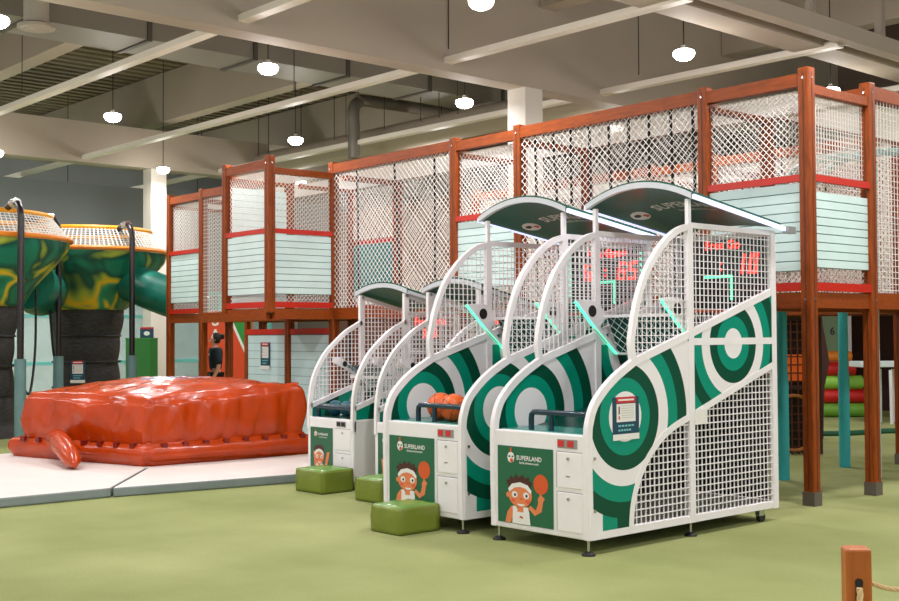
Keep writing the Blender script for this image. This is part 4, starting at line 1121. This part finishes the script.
# ================================================================ ROOM
FL = bpy.data.materials.new('green_carpet'); FL.use_nodes = True
def make_floor(m):
    nt = m.node_tree; b = nt.nodes['Principled BSDF']; Nn = nt.nodes; Lk = nt.links
    b.inputs['Roughness'].default_value = .85; b.inputs['Specular IOR Level'].default_value = .2
    tc = Nn.new('ShaderNodeTexCoord')
    n1 = Nn.new('ShaderNodeTexNoise'); n1.inputs['Scale'].default_value = .55; n1.inputs['Detail'].default_value = 4
    r1 = Nn.new('ShaderNodeValToRGB'); r1.color_ramp.elements[0].position = .35; r1.color_ramp.elements[1].position = .68
    r1.color_ramp.elements[0].color = (*lin((138,147,88)),1); r1.color_ramp.elements[1].color = (*lin((166,172,116)),1)
    n2 = Nn.new('ShaderNodeTexNoise'); n2.inputs['Scale'].default_value = 60; n2.inputs['Detail'].default_value = 2
    mx = Nn.new('ShaderNodeMix'); mx.data_type = 'RGBA'; mx.blend_type = 'MULTIPLY'; mx.inputs[0].default_value = .25
    bp_ = Nn.new('ShaderNodeBump'); bp_.inputs['Strength'].default_value = .12; bp_.inputs['Distance'].default_value = .01
    Lk.new(tc.outputs['Object'], n1.inputs['Vector']); Lk.new(tc.outputs['Object'], n2.inputs['Vector'])
    Lk.new(n1.outputs['Fac'], r1.inputs['Fac']); Lk.new(r1.outputs['Color'], mx.inputs[6]); Lk.new(n2.outputs['Fac'], mx.inputs[7])
    Lk.new(mx.outputs[2], b.inputs['Base Color']); Lk.new(n2.outputs['Fac'], bp_.inputs['Height']); Lk.new(bp_.outputs['Normal'], b.inputs['Normal'])
make_floor(FL)
q = MB(); q.box((-34,-8,-.1),(8,26,0)); struct(q.build('floor', FL))
tf = MB(); tf.box((-15,0,0),(0,0,0)) if False else None

CEIL = mat('ceiling_warm_grey', (160,150,134), .8, var=.05, vscale=.5)
GIRD = mat('girder_cream', (180,168,152), .7, var=.04, vscale=.6)
# corrugated roof deck
q = MB(); zc = 8.0
yy = -34.0; k = 0
while yy < 8:
    z = zc+(.09 if k % 2 else 0)
    q.box((yy,-8,z),(yy+.2,26,z+.25)); yy += .2; k += 1
struct(q.build('ceiling', mat('roof_deck',(128,118,92),.6,.0)))
# upper walls
q = MB(); q.box((-34,23.0,0),(8,23.3,8.2)); struct(q.build('wall_back', mat('back_wall',(120,106,94),.8,var=.08,vscale=.7)))
q = MB(); q.box((-33.8,-8,2.85),(-33.5,23,8.2)); struct(q.build('wall_left', mat('left_wall',(150,152,150),.8,var=.06,vscale=.5)))
q = MB(); q.box((-16,22.9,0),(8,23.0,2.6)); struct(q.build('wall_back_lower', mat('back_panelling',(60,32,22),.7,var=.2,vscale=1.5)))
# girders, columns, beams
def gbox(name, lo, hi, m=GIRD, bevel=0):
    q = MB(); q.box(lo, hi); return struct(q.build(name, m, None, bevel=bevel))
gbox('trim_1', (-13.40,-8,5.57), (-13.02,23,7.98))
gbox('trim_2', (-25.8,-8,5.62), (-25.45,23,6.55))
WCOL = mat('column_white', (222,216,204), .6)
gbox('trim_3', (-13.42,13.38,0), (-13.02,13.78,5.57), WCOL)
gbox('trim_4', (-25.82,13.36,0), (-25.42,13.76,5.62), WCOL)
i = 5
for y in (3.9,8.9,13.9,18.9):
    gbox('trim_%d' % i, (-33.4,y-.18,6.8), (-13.42,y+.18,7.98)); i += 1
for y in (4.6,8.15,11.72,15.28,18.85):
    q = MB(); q.box((-33.4,y-.08,5.68),(-8.6,y+.08,5.70)); q.box((-33.4,y-.08,5.70),(-8.6,y-.065,5.77)); q.box((-33.4,y+.065,5.70),(-8.6,y+.08,5.77)); q.box((-33.4,y-.03,5.69),(-8.6,y+.03,5.79))
    struct(q.build('trim_%d' % i, mat('tray_cream',(232,226,212),.5))); i += 1
# pair of rails running back on the right
gbox('trim_%d' % i, (-8.60,-8,5.72), (-8.40,23,5.95), GIRD); i += 1
gbox('trim_%d' % i, (-9.30,-8,5.72), (-8.82,23,5.90), GIRD); i += 1
for y in (8.9,13.9,18.9):
    gbox('trim_%d' % i, (-13.0,y-.18,6.9), (8,y+.18,7.98)); i += 1
# posts between rails and roof
for y in (13.3,15.28,17.3,19.6):
    gbox('trim_%d' % i, (-9.12,y-.06,5.9), (-9.0,y+.06,7.98), GIRD); i += 1
# duct
dt = thing('ventilation_duct', 'long grey rectangular ventilation duct under the roof at left', 'duct', (-17.72,8,6.4))
q = MB(); q.box((-.52,-16,0),(.52,15,.75)); q.build('duct_body', mat('duct_grey',(140,136,126),.55,.1), dt)
for y in range(-15,15,2):
    q = MB(); q.box((-.55,y-.04,-.03),(.55,y+.04,.78)); q.build('flange', mat('duct_flange',(84,80,72),.55,.1), dt)
vt = thing('air_diffuser', 'round white ceiling air diffuser at the top left', 'vent', (-16.75,6.95,6.12))
q = MB(); q.lathe([(.001,-.02),(.08,-.02),(.09,.0),(.14,-.01),(.15,.01),(.20,.0),(.21,.02),(.27,.02),(.27,.06),(.18,.10),(.18,.5)], n=28); q.build('diffuser_plate', mat('vent_white',(190,184,172),.5), vt, smooth=True)
# round white pipe and second duct behind second girder
gp = MB(); gp.rod((-27.5,-8,6.2),(-27.5,23,6.2),.35,18); o = gp.build('air_pipe', GIRD, None, smooth=True); tag(o, 'pale round air pipe running behind the far left girder', 'pipe')
gp = MB(); gp.tube(catmull([(-19.9,15.2,5.4),(-19.9,15.2,6.0),(-19.9,15.2,6.45),(-19.9,15.35,6.62),(-19.9,15.7,6.68),(-19.9,19.0,6.7),(-19.9,22.99,6.7)],4), .13, 14); o = gp.build('drop_duct', mat('spiral_duct',(126,122,112),.4,.5), None, smooth=True); tag(o, 'round grey duct with an elbow hanging behind the net bridge with three ropes', 'duct')
gp = MB(); gp.rod((-25.44,16.5,6.0),(-13.41,16.5,6.0),.3,16); o = gp.build('air_pipe', GIRD, None, smooth=True); tag(o, 'pale round air pipe crossing left to right behind the net towers', 'pipe')

# left storefront (glass with turquoise frames)
sf = thing('window_1', 'row of shop windows with pale turquoise frames at the far left', 'window', (-29,0,0)); sf['kind'] = 'structure'
del sf['label']; del sf['category']
GLS = mat('shop_glass',(150,200,200),.08,alpha=.2)
q = MB(); q.box((-.02,3,.1),(.02,19,2.8)); q.build('pane', GLS, sf)
fr = MB()
y = 3.0
while y <= 19.01: fr.box((-.05,y-.06,0),(.05,y+.06,2.85)); y += 1.6
for z in (.05,.95,2.15,2.82): fr.box((-.045,3,z-.04),(.045,19,z+.04))
fr.build('frame', M['turqframe'], sf)
q = MB(); q.box((-29.1,-8,2.86),(-28.9,23,5.6)); struct(q.build('wall_upper_left', mat('slate_wall',(138,146,148),.8)))
q = MB(); q.box((-33.5,-8,0),(-33.3,23,2.85)); struct(q.build('wall_shop', mat('shop_wall',(196,200,196),.8,var=.12,vscale=1.2)))
t = thing('shop_fill_light', 'added strip light brightening the shop interior at far left', 'lamp', (-30.6,11,2.78))  # unseen glowing strip, added to brighten the shop behind the glass
q = MB(); q.box((-.12,-7,0),(.12,7,.06)); q.build('housing', M['pwhite'], t)
q = MB(); q.box((-.1,-6.9,-.015),(.1,6.9,.0)); q.build('tube', mat('fill_strip',(255,255,250),.4,emit=(240,250,255),estr=14), t)
# furniture seen inside the shop
for j, (y, z, h_, c, nm, lab) in enumerate(((9.2,0,1.25,(226,190,150),'peach','peach coloured cabinet behind the left shop window'),(16.3,0,.75,(232,170,60),'yellow','yellow counter behind the shop window beside the person'),(14.4,0,.7,(214,120,90),'coral','coral bench behind the shop window near the green box'))):
    t = thing('shop_counter', lab, 'counter', (-31,y,0))
    q = MB(); q.box((-.3,-.6,0),(.3,.6,h_-.05)); q.build('counter_body', mat('counter_'+nm,c,.6), t)
    q = MB(); q.box((-.34,-.64,h_-.05),(.34,.64,h_)); q.build('counter_top', M['pwhite'], t)
# pale wall portion behind the nets
q = MB(); q.box((-26,19.3,2.3),(-9.2,19.5,5.0)); struct(q.build('wall_inner', mat('inner_wall',(128,98,80),.7,var=.06,vscale=1)))
q = MB(); q.box((-26,19.3,0),(-13.2,19.5,2.3)); struct(q.build('wall_inner_lower', mat('inner_wall_dark',(92,60,44),.7,var=.15,vscale=1)))

# pale turquoise handrail pipes inside the play frame
gp = thing('slide_rail', 'pale turquoise bent tube frame seen through the right tower net', 'rail', S(.7,2.4)+(0,))
for dx in (0,.5):
    q = MB(); q.tube(catmull([(dx,0,0),(dx,0,3.0),(dx-.05,.05,3.5),(dx-.4,.1,3.62),(dx-1.0,.2,3.6),(dx-1.5,.3,3.3)],6), .045, 10); q.build('bent_tube', mat('pale_turquoise',(168,206,204),.4), gp, smooth=True)

# ================================================================ LAMPS
LX = (-29.6,-24.45,-19.1,-14.2,-9.75,-4.9,-.2); LY = (1.6,5.4,9.3,13.15,17.0)
lamp_names = {(-14.2,9.3):'bright pendant lamp above the jutting tower, left of the pale girder',(-19.1,9.3):'bright pendant lamp at upper left below the corrugated roof',(-19.1,13.15):'bright pendant lamp just above the jutting tower',(-14.2,13.15):'bright pendant lamp left of the white column',(-9.75,13.15):'bright pendant lamp above the long net bridge at right',(-24.45,13.15):'small pendant lamp beside the far white column',(-29.6,13.15):'smallest pendant lamp above the camouflage funnel',(-24.45,9.3):'pendant lamp cut by the left picture edge',(-9.75,9.3):'pendant lamp cut by the top picture edge'}
LH = 5.47; LE = 58
for x in LX:
    for y in LY:
        lab = lamp_names.get((x,y), 'pendant lamp outside the picture over the hall floor at %s' % ('%.0f by %.0f metres' % (abs(x), y)))
        t = thing('pendant_lamp', lab, 'lamp', (x,y,LH), 0, 'pendant hall lamps')
        q = MB(); q.rod((0,0,.1),(0,0,2.52),.009,6); q.build('cord', mat('cord_dark',(40,36,32),.7), t)
        q = MB(); q.lathe([(.001,.11),(.03,.11),(.045,.07),(.09,.05),(.10,.04)], n=20); q.build('housing', mat('lamp_housing',(170,168,160),.5), t, smooth=True)
        q = MB(); q.lathe([(.001,-.11),(.06,-.10),(.115,-.075),(.145,-.035),(.15,0),(.135,.03),(.095,.045),(.001,.05)], n=20); q.build('lens', mat('lamp_lens',(255,255,250),.5,emit=(255,248,236),estr=14), t, smooth=True)
        ld = bpy.data.lights.new('lamp_light','AREA'); ld.shape = 'DISK'; ld.size = .34; ld.energy = LE; ld.color = (1,.955,.965)
        lo = bpy.data.objects.new('lamp_light', ld); COL.objects.link(lo); lo.parent = t; lo.location = (0,0,-.14)
        l2 = bpy.data.lights.new('globe_light','POINT'); l2.energy = 20; l2.shadow_soft_size = .15; l2.color = (1,.95,.94)
        l2o = bpy.data.objects.new('globe_light', l2); COL.objects.link(l2o); l2o.parent = t; l2o.location = (0,0,-.28)
# hanging wires
wi = MB()
random.seed(3)
for k in range(26):
    x = random.uniform(-27,-10); y = random.choice((4.6,8.15,11.72,15.28)); 
    wi.rod((x,y,5.9),(x,y,8.0),.008,4)
struct(wi.build('trim_60', mat('wire_dark',(50,46,42),.7)))

# world: soft warm ambient of the open hall behind the camera
w = bpy.data.worlds.new('world'); sc.world = w; w.use_nodes = True
bg = w.node_tree.nodes['Background']; bg.inputs['Color'].default_value = (.98,.965,1,1); bg.inputs['Strength'].default_value = .5

sc.view_settings.view_transform = 'Standard'; sc.view_settings.look = 'None'
sc.view_settings.gamma = 1; sc.view_settings.use_curve_mapping = False
sc.view_settings.exposure = 0.66
